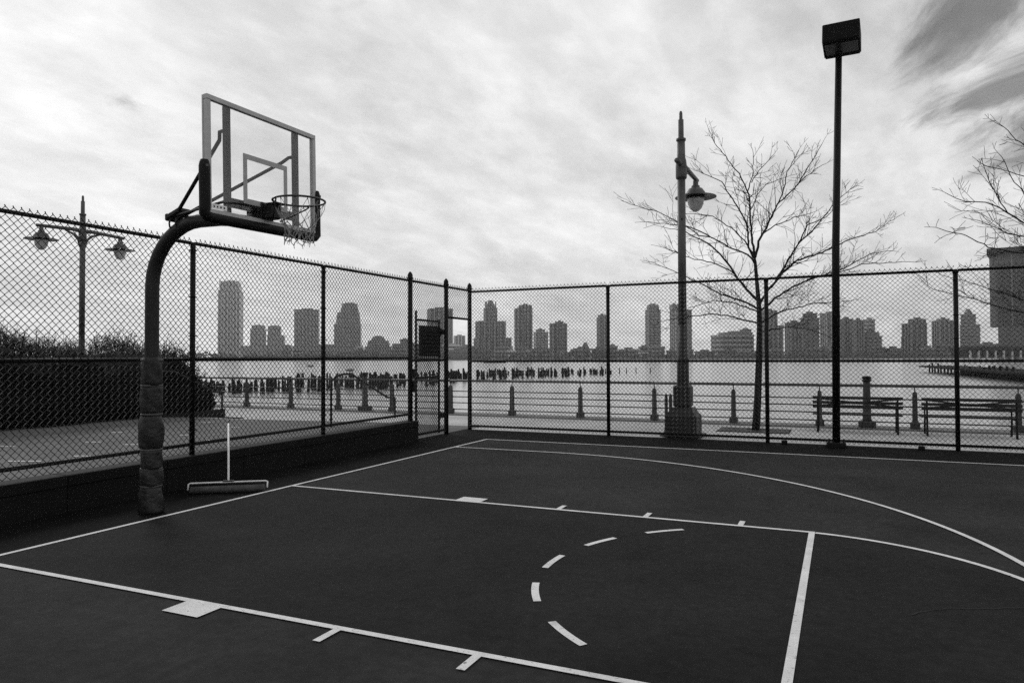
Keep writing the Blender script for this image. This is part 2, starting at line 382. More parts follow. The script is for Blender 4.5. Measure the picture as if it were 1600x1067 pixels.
for z in (3.09, 1.55, .10): MB().tube([(FX, 6.6, z), (FX, 7.92, z)], .023, 10).build('rail', M_black, lf, True)
for z in (3.09, 2.45): MB().tube([(FX, 8.0, z), (FX, 8.98, z)], .023, 10).build('rail', M_black, lf, True)
mm = MB(); wire_mesh(mm, (FX+.03, 6.58, 0), (0,1,0), (1,0,0), 1.36, .055, 3.135, seed=11); tag(mm.build('chain_link_mesh', M_wire, lf), kind='stuff')
mm = MB(); wire_mesh(mm, (FX+.03, 7.98, 0), (0,1,0), (1,0,0), 1.02, 2.455, 3.135, seed=12); tag(mm.build('chain_link_mesh', M_wire, lf), kind='stuff')

# ---- gate leaf, swung fully open against the fence panel
GX = FX - .12
gt = thing('gate', 'narrow black chain link gate folded open with a black plate on it', 'gate', (GX, 7.85, 0))
for y in (6.96, 7.86): MB().tube([(GX, y, .03), (GX, y, 2.40 if y > 7.5 else 2.54)], .025, 10).build('stile', M_black, gt, True)
for z in (2.36, 1.56, 1.20, .08): MB().tube([(GX, 6.985, z), (GX, 7.835, z)], .022, 10).build('rail', M_black, gt, True)
mm = MB(); wire_mesh(mm, (GX-.026, 6.97, 0), (0,1,0), (1,0,0), .88, .05, 2.37, seed=21); tag(mm.build('chain_link_mesh', M_wire, gt), kind='stuff')
MB().bbox((GX+.045, 7.42, 1.94), (.012, .84, .62), .004).build('blank_plate', M_black, gt)
for z in (2.14, .40):
    h = MB(); h.bbox((GX+.06, 7.90, z), (.10, .13, .10), .012); h.tube([(GX+.03, 7.89, z-.07), (GX+.03, 7.89, z+.07)], .014, 8); h.build('hinge', M_black, gt)
lt = MB(); lt.bbox((FX+.02, 6.63, 1.32), (.08, .09, .14), .01); lt.bbox((FX+.02, 6.64, 1.05), (.07, .10, .22), .01); lt.build('latch', M_black, lf)

# ---- far fence
FY = 8.95
ff = thing('chain_link_fence', 'long black chain link fence between the court and the riverside benches', 'fence', (-1.2, FY, 0))
fx = [-1.25, 1.98, 5.05, 8.10, 11.15, 14.2]
for x in fx[1:]:
    p = MB().tube([(x, FY, -.02), (x, FY, 3.06)], .038, 12).build('post', M_black, ff, True)
    MB().lathe((x, FY, 3.0), [(.045, 0), (.045, .05), (.03, .07), (.01, .08)], 12).build('post_cap', M_black, p, True)
for i, (a, b) in enumerate(zip(fx, fx[1:])):
    for z in (3.06, 1.52, .09): MB().tube([(a+.04, FY-.005, z), (b-.03 if i < 4 else b, FY-.005, z)], .024, 10).build('rail', M_black, ff, True)
    mm = MB(); wire_mesh(mm, (a+.02, FY-.035, 0), (1,0,0), (0,-1,0), b-a-.02, .04, 3.12, seed=30+i); tag(mm.build('chain_link_mesh', M_wire, ff), kind='stuff')
    for z in (2.9, 2.3, 1.9, 1.1, .6): MB().tube([(b+.05*math.cos(t), FY+.05*math.sin(t), z) for t in [2*math.pi*q/10 for q in range(10)]], .006, 4, closed=True).build('tie_band', M_black, ff)
for x in (5.35, 7.55): MB().bbox((x, FY-.12, .035), (.10, .10, .07), .01).build('sleeve', M_black, ff)

# ---- low wall
lw = thing('low_wall', 'low dark concrete wall with a cap under the left fence', 'wall', (-1.25, 0, 0))
y = -9.0; nblk = 0
while y < 6.60:
    y2 = min(y+1.24, 6.66)
    MB().bbox((-1.26, (y+y2)/2, .12), (.27, y2-y-.006, .30), .004).build('panel', M_wall, lw)
    MB().bbox((-1.26, (y+y2)/2, .331), (.29, y2-y-.006, .117), .008).build('cap', M_wall, lw)
    y = y2

# ================================================================ BASKETBALL HOOP
PX, PY = -.31, .03
hp = thing('basketball_hoop', 'basketball hoop with clear backboard on a padded gooseneck post', 'basketball hoop', (PX, PY, 0))
goose = [(PX, PY, 0), (PX, PY, 1.2), (PX, PY, 2.1), (PX, PY, 2.38)]
for i in range(1, 10):
    a = R(90*i/9); goose.append((PX + .66 - .66*math.cos(a), PY+.02*i/9, 2.38 + .645*math.sin(a)))
goose += [(.62, .06, 3.02), (.9, .07, 2.985), (1.06, .08, 2.96)]
post = MB().tube(goose, [.07]*(len(goose)-3) + [.068, .06, .055], 20).build('post', M_hpost, hp, True)
# pad: five taped sections
rnd = random.Random(3)
def pad(z0, z1, r0, r1, r2, sx):
    ph = [rnd.uniform(0, 6.28) for _ in range(4)]
    prof = []
    for i in range(15):
        t = i/14; r = r0*(1-t)**2 + r1*2*t*(1-t) + r2*t*t
        if i == 0 or i == 14: r *= .92
        prof.append((r, z0 + (z1-z0)*t))
    wob = lambda t, z: .07*math.sin(2*t+ph[0]+z*3) + .035*math.sin(5*t+ph[1]+z*17) + .03*math.sin(3*t+z*31+ph[2]) + .015*math.sin(7*t+z*53)
    m = MB(); m.lathe((PX+sx, PY, 0), prof, 24, wob); return m
for z0, z1, r0, r1, r2, sx in ((.0, .28, .128, .135, .100, 0), (.285, .46, .105, .118, .105, .01), (.465, .66, .112, .112, .106, .005), (.665, 1.03, .104, .150, .100, -.005), (1.035, 1.33, .102, .112, .108, 0), (1.335, 1.63, .108, .112, .104, 0)):
    p = pad(z0, z1, r0, r1, r2, sx).build('pad', M_pad, post, True)
for z in (.282, .462, .662, 1.032, 1.332, 1.60):
    MB().lathe((PX, PY, z), [(.104, -.012), (.108, -.008), (.108, .008), (.104, .012)], 24, lambda t, z: .03*math.sin(3*t+z*9)).build('tape_band', M_tape, post, True)
# backboard frame of reference
BC = Vector((1.16, .112, 3.465)); byaw = -.016; brol = .022
E1 = Vector((math.sin(byaw)*math.cos(brol), math.cos(byaw)*math.cos(brol), math.sin(brol)))
NN = E1.cross(Vector((0,0,1))).normalized(); E3 = NN.cross(E1)
def L(a, b, c): return BC + NN*a + E1*b + E3*c
AX = (NN, E1, E3)
BWd, BHt = .750, .535
bb = MB().box(L(0, 0, 0), (.010, 2*BWd-.03, 2*BHt-.03), AX).build('backboard', M_glass, hp)
fwid = .046
for nm, c, s in (('frame_rail', (0, 0, BHt-fwid/2), (.045, 2*BWd, fwid)), ('frame_rail', (0, 0, -BHt+fwid/2), (.045, 2*BWd, fwid)),
                 ('frame_stile', (0, -BWd+fwid/2, 0), (.045, fwid, 2*BHt-2*fwid-.004)), ('frame_stile', (0, BWd-fwid/2, 0), (.045, fwid, 2*BHt-2*fwid-.004))):
    MB().bbox(L(*c), s, .004, AX).build(nm, M_frame, bb)
# rear lip of the frame
for b in (-1, 1): MB().bbox(L(-.035, b*(BWd-.012), 0), (.02, .022, 2*BHt-.01), .003, AX).build('frame_lip', M_frame, bb)
MB().bbox(L(-.035, 0, BHt-.012), (.02, 2*BWd-.06, .022), .003, AX).build('frame_lip', M_dark, bb)
# target square (painted strips on the front of the glass)
sq = [((.0085, 0, .105-.025), (.004, .61, .05)), ((.0085, 0, -.345), (.004, .61, .05)), ((.0085, -.28, -.1325), (.004, .05, .372)), ((.0085, .28, -.1325), (.004, .05, .372))]
for c, s in sq: MB().box(L(*c), s, AX).build('target_strip', M_square, bb)
for (b0, b1) in ((-.70, -.52),):
    st = MB().box(L(.0085, (b0+b1)/2, -BHt+.075), (.003, .19, .045), AX).build('sticker', mat('sticker_white', .8, .5, .05), bb)
    for i in range(4): MB().box(L(.0115, b0+.03+i*.04, -BHt+.075), (.002, .014, .016), AX).build('sticker_print', M_black, st)
# steel behind the glass
for b in (-.415, .540):
    MB().bbox(L(-.085, b, .0), (.055, .056, 2*BHt-.015), .005, AX).build('upright', M_hpost, hp)
MB().bbox(L(-.085, .0625, -.37), (.05, .895, .085), .005, AX).build('cross_beam', M_dark, hp)
MB().bbox(L(-.10, 0, -.44), (.06, .26, .16), .008, AX).build('mount_plate', M_hpost, hp)
# struts from the clamp to the uprights
CL = Vector((.06, .05, 3.115))
for b, c in ((-.415, .30), (.540, .27)):
    t = L(-.11, b, c); d = t - CL
    m = MB(); m.tube([CL + Vector((.02, .05 if b > 0 else -.05, 0)), CL + d*.90, t + Vector((-.06, 0, .0)), t], .019, 8); m.build('strut', M_hpost, hp, True)
    m = MB(); m.tube([CL + Vector((.02, .05 if b > 0 else -.05, -.02)), L(-.10, b, -.36)], .014, 8); m.build('lower_strut', M_hpost, hp, True)
m = MB(); m.bbox(CL + Vector((-.02, 0, 0)), (.22, .16, .05), .01, (Vector((.94, 0, .34)), Vector((0,1,0)), Vector((-.34, 0, .94))))
m.bbox(CL + Vector((-.11, 0, -.03)), (.045, .15, .075), .01); m.build('clamp', M_dark, hp)
for dx in (-.03, .06):
    MB().tube([Vector((.04+dx, PY+.02, 3.01)) + Vector((-.45*.0, math.cos(t)*.083, math.sin(t)*.083)) for t in [2*math.pi*i/16 for i in range(16)]], .009, 6, closed=True).build('u_bolt', M_dark, hp, True)
# rubber bumper round the lower edge
bp = [(.0, -BWd-.016, -.06), (.0, -BWd-.016, -.09)] + [(.0, -BWd-.016, -.12-.05*i) for i in range(8)]
bp += [(0, -BWd-.02, -BHt-.00), (0, -BWd+.01, -BHt-.026)] + [(0, -BWd+.06+i*(2*BWd-.12)/10, -BHt-.032) for i in range(11)] + [(0, BWd-.01, -BHt-.026), (0, BWd+.02, -BHt)]
bp += [(.0, BWd+.018, -.47+.05*i) for i in range(8)] + [(.0, BWd+.018, -.09), (0, BWd+.018, -.06)]
pts = [L(*p) for p in bp]
MB().tube(pts, [.034, .044] + [.049]*(len(pts)-4) + [.044, .034], 14, flat=1.0).build('bumper', M_bumper, hp, True)
for b in (-BWd-.03, BWd+.03): MB().lathe(L(.046, b, -.12), [(.012, -.012), (.012, .012)], 10).build('bolt', M_lamp, hp)
# rim
RC = L(.381+.03, 0, -BHt+.20)
rim = MB().tube([RC + Vector((.245*math.cos(t), .245*math.sin(t), 0)) for t in [2*math.pi*i/48 for i in range(48)]], .0105, 8, closed=True).build('rim', M_rim, hp, True)
br = MB(); br.bbox(L(.075, 0, -BHt+.125), (.13, .13, .15), .012, AX); br.bbox(L(.016, 0, -BHt+.12), (.012, .17, .19), .003, AX); br.bbox(L(.135, 0, -BHt+.195), (.14, .16, .012), .003, AX); br.build('rim_bracket', M_dark, rim)
for s in (-1, 1):
    a = R(180 - s*72); e = RC + Vector((.245*math.cos(a), .245*math.sin(a), -.012))
    MB().tube([L(.13, s*.05, -BHt+.03), e + (L(.13, s*.05, -BHt+.03)-e)*.12 + Vector((0,0,-.008)), e], .008, 6).build('rim_brace', M_rim, rim, True)
# net
nn = MB(); rn = random.Random(9); KN = 12
lev = [(.238, 0), (.208, -.11), (.172, -.20), (.148, -.26), (.136, -.31), (.130, -.355), (.134, -.395)]
nodes = []
for li, (r, dz) in enumerate(lev):
    row = []
    for kx in range(KN):
        t = 2*math.pi*(kx + .5*(li % 2))/KN + rn.uniform(-.07, .07)
        rr2 = r*rn.uniform(.93, 1.07)
        row.append(RC + Vector((rr2*math.cos(t), rr2*math.sin(t), dz + (rn.uniform(-.03, .03) if li else -.012))))
    nodes.append(row)
for li in range(len(lev)-1):
    for kx in range(KN):
        a = nodes[li][kx]
        for kk in ((kx, kx-1) if li % 2 == 0 else (kx, (kx+1) % KN)):
            if li == 0 and rn.random() < .15: continue
            b = nodes[li+1][kk]; mid = (a+b)/2 + Vector((rn.uniform(-.012,.012), rn.uniform(-.012,.012), rn.uniform(-.012, 0)))
            nn.tube([a, mid, b], (.0026 if li < 2 else .0045), 4, cap=False)
for row in nodes[2:]:
    for p in row: nn.lathe(p, [(.002, -.008), (.0065, -.002), (.0065, .003), (.002, .008)], 5)
for kx in range(KN):
    a = nodes[-1][kx]; nn.tube([a, a+Vector((rn.uniform(-.02,.02), rn.uniform(-.02,.02), -.035))], .003, 4, cap=False)
nn.build('net', M_net, hp)
for kx in range(KN):
    p = nodes[0][kx]; MB().tube([p + Vector((0,0,.012)), p + Vector((0,0,-.016))], .004, 5).build('net_hook', M_rim, rim)

# ================================================================ ROLLER SQUEEGEE
A = Vector((-.79, .93, .0)); B = Vector((-.06, 1.46, .0)); D = (B-A).normalized(); PERP = Vector((-D.y, D.x, 0))
if PERP.x > 0: PERP = -PERP
rs = thing('court_squeegee', 'white framed roller squeegee leaning against the low wall beside the hoop post', 'squeegee', (A+B)/2)
ln = (B-A).length
pA = A + Vector((0,0,.045)); pB = B + Vector((0,0,.045)); LEAN = (PERP*.45 + Vector((0,0,.9))).normalized()
MB().tube([pA, pA + LEAN*.075, pA + LEAN*.085 + D*.02, pB + LEAN*.085 - D*.02, pB + LEAN*.075, pB], .010, 8).build('frame', M_white, rs, True)
MB().tube([pA + D*.025, pA+D*.03, pB - D*.03, pB-D*.025], [.03, .041, .041, .03], 18).build('roller', M_foam, rs, True)
mid = (pA+pB)/2 + LEAN*.085
MB().bbox(mid + LEAN*.012, (.13, .03, .024), .005, (D, PERP, Vector((0,0,1)))).build('socket', M_lamp, rs)
hx, hyy = atx(357, 662, -1.19), None
MB().tube([mid + Vector((0,0,.01)), hx], .0135, 10).build('handle', M_white, rs, True)
MB().tube([hx, hx + (hx-mid).normalized()*.07], .012, 8).build('handle_end', M_black, rs, True)

# ================================================================ FLOODLIGHT POLE
TP = Vector((6.22, 8.72, 0))
fl = thing('floodlight_pole', 'tall black pole with a square floodlight box at the far fence', 'floodlight', TP)
MB().tube([TP + Vector((0,0,.03)), TP + Vector((.03,0,3.5)), TP + Vector((.12, 0, 7.05))], [.066, .064, .055], 16).build('pole', M_black, fl, True)
bm_ = MB(); bm_.bbox(TP + Vector((0,0,.045)), (.32, .32, .09), .01); bp_ = bm_.build('base_plate', M_black, fl)
for a in (-1, 1):
    for b in (-1, 1): MB().lathe(TP + Vector((a*.12, b*.12, .09)), [(.016, 0), (.016, .03), (.008, .045)], 6).build('anchor_bolt', M_black, bp_)
hc = TP + Vector((.17, -.12, 7.20)); fx_ = Vector((math.cos(R(-4)), math.sin(R(-4)), 0)); tilt = R(-15)
fy_ = Vector((0, 1, 0)) - fx_*fx_.y; fy_.normalize(); fz_ = Vector((0,0,1))
ry = fy_*math.cos(tilt) + fz_*math.sin(tilt); rz = -fy_*math.sin(tilt) + fz_*math.cos(tilt)
hd = MB().bbox(hc, (.60, .48, .36), .012, (fx_, ry, rz)).build('lamp_housing', M_steelgrey, fl)
MB().bbox(hc - rz*.183, (.52, .30, .012), .004, (fx_, ry, rz)).build('lens', M_lens, hd)
for s in (-1, 1): MB().bbox(hc - rz*.183 + ry*(s*.2), (.56, .09, .02), .004, (fx_, ry, rz)).build('lens_frame', M_steelgrey, hd)
MB().bbox(TP + Vector((.12, 0, 7.02)), (.12, .12, .12), .01).build('yoke', M_black, fl)

# ================================================================ STREET LAMPS
def lamp_head(parent, c, s=1.0):
    """shade with wide brim, neck and hanging globe; c is the brim centre"""
    a = MB(); a.lathe(c, [(.045*s, .36), (.05*s, .22*s), (.075*s, .20*s), (.075*s, .17*s), (.12*s, .15*s), (.17*s, .08*s), (.185*s, .03*s), (.37*s, .0), (.375*s, -.012*s), (.18*s, .012*s), (.05*s, .06*s)], 28)
    sh = smooth_by_angle(a.build('lamp_shade', M_lamp, parent), 35)
    MB().lathe(c, [(.15*s, .02*s), (.155*s, -.05*s), (.14*s, -.14*s), (.10*s, -.22*s), (.05*s, -.265*s), (.004, -.275*s)], 20).build('globe', M_globe, sh, True)
    MB().lathe(c, [(.165*s, .01*s), (.17*s, -.02*s), (.158*s, -.03*s)], 20).build('globe_ring', M_lamp2, sh, True)
def lamp_post(name, label, P, arms, ang):
    t = thing(name, label, 'street lamp', P)
    MB().lathe(P, [(.085, 2.2), (.082, 5.28)], 16).build('shaft', M_lamp, t, True)
    MB().lathe(P, [(.115, .95), (.125, 1.0), (.12, 1.52), (.10, 1.60), (.088, 1.66), (.086, 2.25)], 18).build('lower_shaft', M_lamp2, t, True)
    MB().lathe(P, [(.105, 5.26), (.115, 5.30), (.115, 5.52), (.105, 5.62), (.085, 5.70), (.080, 6.04)], 16).build('collar', M_lamp, t, True)
    MB().lathe(P, [(.08, 6.03), (.10, 6.05), (.10, 6.09), (.058, 6.10), (.056, 6.48), (.036, 6.49), (.034, 6.62), (.02, 6.66)], 16).build('finial', M_lamp, t, True)
    pd = MB(); pd.bbox((P[0], P[1], .80), (.35, .35, .44), .03); pd.bbox((P[0], P[1], 1.0), (.30, .30, .05), .02); pd.build('pedestal', M_lamp2, t)
    pl = MB(); v0 = []
    for (hw, z) in ((.315, .03), (.315, .40), (.27, .45), (.20, .57)):
        v0.append([(P[0]+a*hw, P[1]+b*hw, z) for a, b in ((-1,-1),(1,-1),(1,1),(-1,1))])
    vs_ = sum(v0, []); fs_ = [(3,2,1,0), (12,13,14,15)]
    for kq in range(3):
        for i in range(4): j = (i+1) % 4; fs_.append((kq*4+i, kq*4+j, kq*4+4+j, kq*4+4+i))
    pl.quadmesh(vs_, fs_); pl.build('plinth', M_lamp2, t)
    MB().bbox((P[0], P[1], .015), (.80, .80, .03), .008).build('base_slab', M_lamp2, t)
    d = Vector((math.cos(ang), math.sin(ang), 0)); Pv = Vector((P[0], P[1], 0))
    for s, ln2 in arms:
        e = Pv + d*(s*ln2)
        m = MB(); m.tube([Pv + Vector((0,0,5.54)), Pv + d*(s*.3) + Vector((0,0,5.57)), e + d*(s*.14) + Vector((0,0,5.52))], [.070, .058, .048], 10); am = m.build('arm', M_lamp, t, True)
        m = MB(); m.tube([Pv + d*(s*.07) + Vector((0,0,5.05)), Pv + d*(s*.13) + Vector((0,0,5.27)), Pv + d*(s*.28) + Vector((0,0,5.42)), Pv + d*(s*.55)+Vector((0,0,5.51))], [.04, .042, .042, .025], 8); m.build('bracket', M_lamp, am, True)
        lamp_head(t, e + Vector((0,0,5.13)), 1.2)
    if len(arms) == 1:
        s = -arms[0][0]; MB().tube([Pv + Vector((0,0,5.56)), Pv + d*(s*.36) + Vector((0,0,5.56))], [.058, .052], 10).build('arm_stub', M_lamp, t, True)
    MB().lathe((P[0]+.02, P[1]-.085, 4.42), [(.014, -.014), (.014, .014)], 8).build('plug', M_black, t)
    return t
lamp_post('street_lamp', 'grey street lamp with one hanging lamp behind the far fence', (3.36, 9.62, 0), [(1, 1.25)], R(87))
lamp_post('street_lamp', 'grey street lamp with two hanging lamps rising behind the hedge', (-15.1, 9.6, 0), [(-1, 1.25), (1, 1.25)], R(88))
# twin short posts beside the lamp plinth
for i, (u, lab) in enumerate(((1041, 'left of two short grey posts beside the single armed street lamp'), (1048, 'right of two short grey posts beside the single armed street lamp'))):
    p = aty(u, 647, 10.05)
    o = MB().lathe((p.x, p.y, 0), [(.05, 0), (.05, .06), (.038, .07), (.036, .72), (.03, .79), (.012, .82)], 12).build('short_post', M_lamp, None, True); tag(o, lab, 'post')

# ================================================================ RIVER RAILING
RY = 12.85
rl = thing('river_railing', 'steel railing with tapered grey posts along the river edge', 'railing', (0, RY, 0))
rposts = [-19.0, -17.1, -15.2, -13.38, -11.55, -9.70, -7.84, -5.87, -3.88, -1.95, .03, 2.0, 3.93, 5.85, 7.78, 9.68, 11.6, 13.5, 15.4]
def rail_post():
    root = MB()
    return root
pm = None
for x in rposts:
    if pm is None:
        m = MB()
        vs_ = []; prof = [(.056, .15), (.052, .18), (.046, .75), (.036, .79), (.013, .81)]
        for hw, z in prof: vs_ += [(x+a*hw, RY+b*hw, z) for a, b in ((-1,-1),(1,-1),(1,1),(-1,1))]
        fs_ = [(3,2,1,0), tuple(range(16,20))]
        for kq in range(4):
            for i in range(4): j = (i+1) % 4; fs_.append((kq*4+i, kq*4+j, kq*4+4+j, kq*4+4+i))
        m.quadmesh(vs_, fs_); pm = m.build('post', M_rpost, rl)
        fm = MB().bbox((x, RY, .07), (.19, .17, .15), .02).build('footing', M_rpost, pm)
        pin = MB().tube([(x, RY, .80), (x, RY, .93)], .012, 6).build('pin', M_rbar, pm); px0 = x
    else:
        c = copy_tree(pm, rl); c.location = (x-px0, 0, 0)
for x in (-6.84, 6.83):
    m = MB(); m.lathe((x, RY, 0), [(.10, .14), (.09, .2), (.072, 1.02), (.072, 1.03)], 16); p = m.build('pillar', M_rpost, rl, True)
    MB().lathe((x, RY, 1.03), [(.10, 0), (.10, .04), (.08, .045), (.08, .06), (.10, .065), (.10, .10), (.06, .12)], 16).build('pillar_cap', M_dark, p, True)
    MB().bbox((x, RY, .07), (.36, .30, .14), .02).build('footing', M_rpost, p)
spans = [-21] + rposts + [17.3]
for a, b in zip(spans, spans[1:]):
    MB().tube([(a, RY, .935), (b, RY, .935)], .034, 10).build('top_rail', M_rail, rl, True)
    for z in (.637, .478, .31, .125): MB().tube([(a, RY, z), (b, RY, z)], .0145, 6).build('bar', M_rbar, rl, True)

# ================================================================ BENCHES
def bench(name, label, x0, x1, y):
    t = thing(name, label, 'bench', ((x0+x1)/2, y, 0), 'river facing benches')
    for z in (.715, .615, .525): MB().bbox(((x0+x1)/2, y, z), (x1-x0, .03, .062), .006).build('back_slat', M_bench, t)
    n = 1 
    for (za, zb) in ((.70, .54), (.54, .70)):
        MB().tube([(x0+.04, y-.022, za), (x1-.04, y-.022, zb)], .016, 6).build('cross_brace', M_bench, t)
    for i in range(5): MB().bbox(((x0+x1)/2, y+.10+i*.095, .355-.008*i+.004*(i*i)/4), (x1-x0, .075, .032), .005).build('seat_slat', M_bench, t)
    for x in (x0+.10, x1-.10):
        MB().tube([(x, y-.03, -.03), (x, y-.02, .38), (x, y+.012, .74)], [.022, .02, .018], 8).build('leg', M_black, t)
        MB().tube([(x, y+.50, -.03), (x, y+.46, .20), (x, y+.44, .33)], [.022, .02, .018], 8).build('leg', M_black, t)
        MB().tube([(x, y-.01, .325), (x, y+.48, .325)], .016, 8).build('seat_bearer', M_black, t)
        MB().tube([(x, y-.01, .53), (x, y+.25, .555), (x, y+.46, .545), (x, y+.47, .33)], .016, 8).build('arm_rest', M_black, t)
bench('park_bench', 'dark slatted bench with crossed back beside the floodlight pole', 5.74, 7.47, 11.66)
bench('park_bench', 'dark slatted bench with crossed back nearest the right edge', 7.80, 9.53, 11.66)

# ================================================================ HANDRAILS, RAMP KERB
h = thing('handrail', 'black sloping tube handrail on the promenade left of the gate', 'handrail', (-4.71, 10, 0))
MB().tube([(-4.71, 11.25, -.03), (-4.71, 11.25, .49), (-4.71, 11.22, .53), (-4.71, 10.90, .54), (-4.71, 10.3, .79), (-4.71, 9.45, 1.15), (-4.71, 9.25, 1.205), (-4.71, 9.0, 1.205), (-4.71, 8.75, 1.16), (-4.71, 8.56, 1.05), (-4.71, 8.55, .9), (-4.71, 8.55, -.03)], .028, 10).build('rail', M_black, h, True)
h = thing('handrail', 'sloping tube handrail beside the end of the hedge', 'handrail', (-9.13, 8.5, 0))
MB().tube([(-9.13, 9.47, -.03), (-9.13, 9.47, .64), (-9.13, 9.45, .68), (-9.13, 9.2, .69), (-9.13, 8.6, .95), (-9.13, 8.0, 1.22), (-9.13, 7.85, 1.262), (-9.13, 7.5, 1.27), (-9.13, 7.2, 1.27), (-9.13, 7.15, 1.2), (-9.13, 7.15, -.03)], .028, 10).build('rail', M_black, h, True)
rk = thing('ramp_kerb', 'low black ramp kerb at the foot of the hedge handrail', 'kerb', (-9.5, 9.3, 0))
o = MB(); o.quadmesh([(-10.9,9.0,-.03),(-9.25,9.5,-.03),(-9.25,9.7,-.03),(-10.9,9.2,-.03),(-10.9,9.0,.06),(-9.25,9.5,.20),(-9.25,9.7,.20),(-10.9,9.2,.06)], [(3,2,1,0),(4,5,6,7),(0,1,5,4),(1,2,6,5),(2,3,7,6),(3,0,4,7)]); o.build('kerb_wedge', M_dark, rk)
o = MB(); o.box((-8.85, 9.48, -.015), (.85, .10, .03)); o.build('kerb_strip', M_dark, rk)

# tree grate
tg = thing('tree_grate', 'dark square grate around the bare tree trunk', 'grate', (4.55, 11.4, 0))
for i in range(9):
    y = 10.98 + i*.10
    for (xa, xb) in (((3.82, 5.28),) if abs(y-11.5) > .17 else ((3.82, 4.40), (4.76, 5.28))):
        MB().box2((xa, y-.04, -.029), (xb, y+.04, -.010)).build('grate_bar', M_grate, tg)
MB().box2((3.80, 10.93, -.029), (5.30, 11.83, -.022)).build('grate_bed', M_soil, tg)

# ================================================================ BARE TREES
def grow(m, p, d, ln, r, depth, rr, up=.25, md=3):
    """a zigzag twig with side twigs"""
    n = max(3, int(ln/.11)); pts = [p.copy()]; rad = [r]; dirn = d.normalized(); step = ln/n
    for i in range(n):
        dirn = (dirn + Vector((rr.uniform(-.24,.24), rr.uniform(-.24,.24), rr.uniform(-.2,.2)+up*.12))).normalized()
        pts.append(pts[-1] + dirn*step); rad.append(max(r*(1-(i+1)/n*.75), .0034))
    m.tube(pts, rad, 4 if depth > 0 else 5, cap=False)
    if depth >= md: return
    cnt = max(1, int(ln/(.17 if depth == 0 else .14)))
    for c in range(cnt):
        i = rr.randint(1, n-1) if n > 2 else 1
        base = (pts[i]-pts[i-1]).normalized()
        side = Vector((rr.uniform(-1,1), rr.uniform(-1,1), rr.uniform(-.5,1))); side = (side - base*side.dot(base)).normalized()
        a = rr.uniform(.55, 1.0)
        grow(m, pts[i], base*math.cos(a) + side*math.sin(a), ln*rr.uniform(.28, .55), max(rad[i]*.6, .003), depth+1, rr, up, md)
def limb(parent, wp, r0, r1, rr, dens=1.0):
    """a main branch through way points, with twigs growing from it"""
    pts = [Vector(p) for p in wp]; P = []; 
    for a, b in zip(pts, pts[1:]):
        k_ = max(2, int((b-a).length/.12))
        for i in range(k_):
            t = i/k_; P.append(a.lerp(b, t) + Vector((rr.uniform(-.014,.014), rr.uniform(-.014,.014), rr.uniform(-.014,.014))))
    P.append(pts[-1]); n = len(P)
    rad = [r0 + (r1-r0)*(i/(n-1))**.8 for i in range(n)]
    m = MB(); m.tube(P, rad, 6, cap=False)
    tot = sum((b-a).length for a, b in zip(P, P[1:]))
    for c in range(int(tot*6.0*dens)):
        t = rr.uniform(.16, 1.0); i = min(n-2, int(t*(n-1))); base = (P[i+1]-P[i]).normalized()
        side = Vector((rr.uniform(-1,1), rr.uniform(-1,1), rr.uniform(-.45,1))); side = (side - base*side.dot(base)).normalized()
        a = rr.uniform(.45, .95); ln = rr.uniform(.3, .9)*(1.1-.45*t)*(1 if tot > 1 else .7)
        grow(m, P[i], base*math.cos(a)+side*math.sin(a), ln, max(rad[i]*.45, .0052), 1, rr, .25, 2)
    grow(m, P[-1], P[-1]-P[-3], .35, r1, 1, rr, .3, 2)
    return m.build('branch', M_twig, parent, True)
def make_tree(name, label, base, trunk_px, limbs, dep0, seed):
    t = thing(name, label, 'tree', base); rr = random.Random(seed)
    tp = [atd(u, v, dep0) for u, v in trunk_px]; tp[0] = Vector((base[0], base[1], -.03))
    rads = [.085 - .062*(i/(len(tp)-1))**1.1 for i in range(len(tp))]; rads[0] = .088
    MB().tube(tp, rads, 12).build('trunk', M_bark, t, True)
    for li, (r0, pp) in enumerate(limbs):
        sl = rr.choice((-1, 1))*rr.uniform(.25, .75)   # how far the limb leans towards or away from us
        L0 = [atd(u, v, dep0) for u, v in pp]; wp = []; acc = 0
        for i, p in enumerate(L0):
            if i: acc += (L0[i]-L0[i-1]).length
            wp.append(atd(pp[i][0], pp[i][1], dep0 + sl*acc))
        limb(t, wp, r0, .006, rr)
    return t
TB = atz(1181, 670, 0.0)
dep1 = (TB-CAM).dot(FW)
T1 = [(1181,670),(1184,620),(1186,560),(1187,510),(1186,480),(1183,445),(1180,410),(1178,398)]
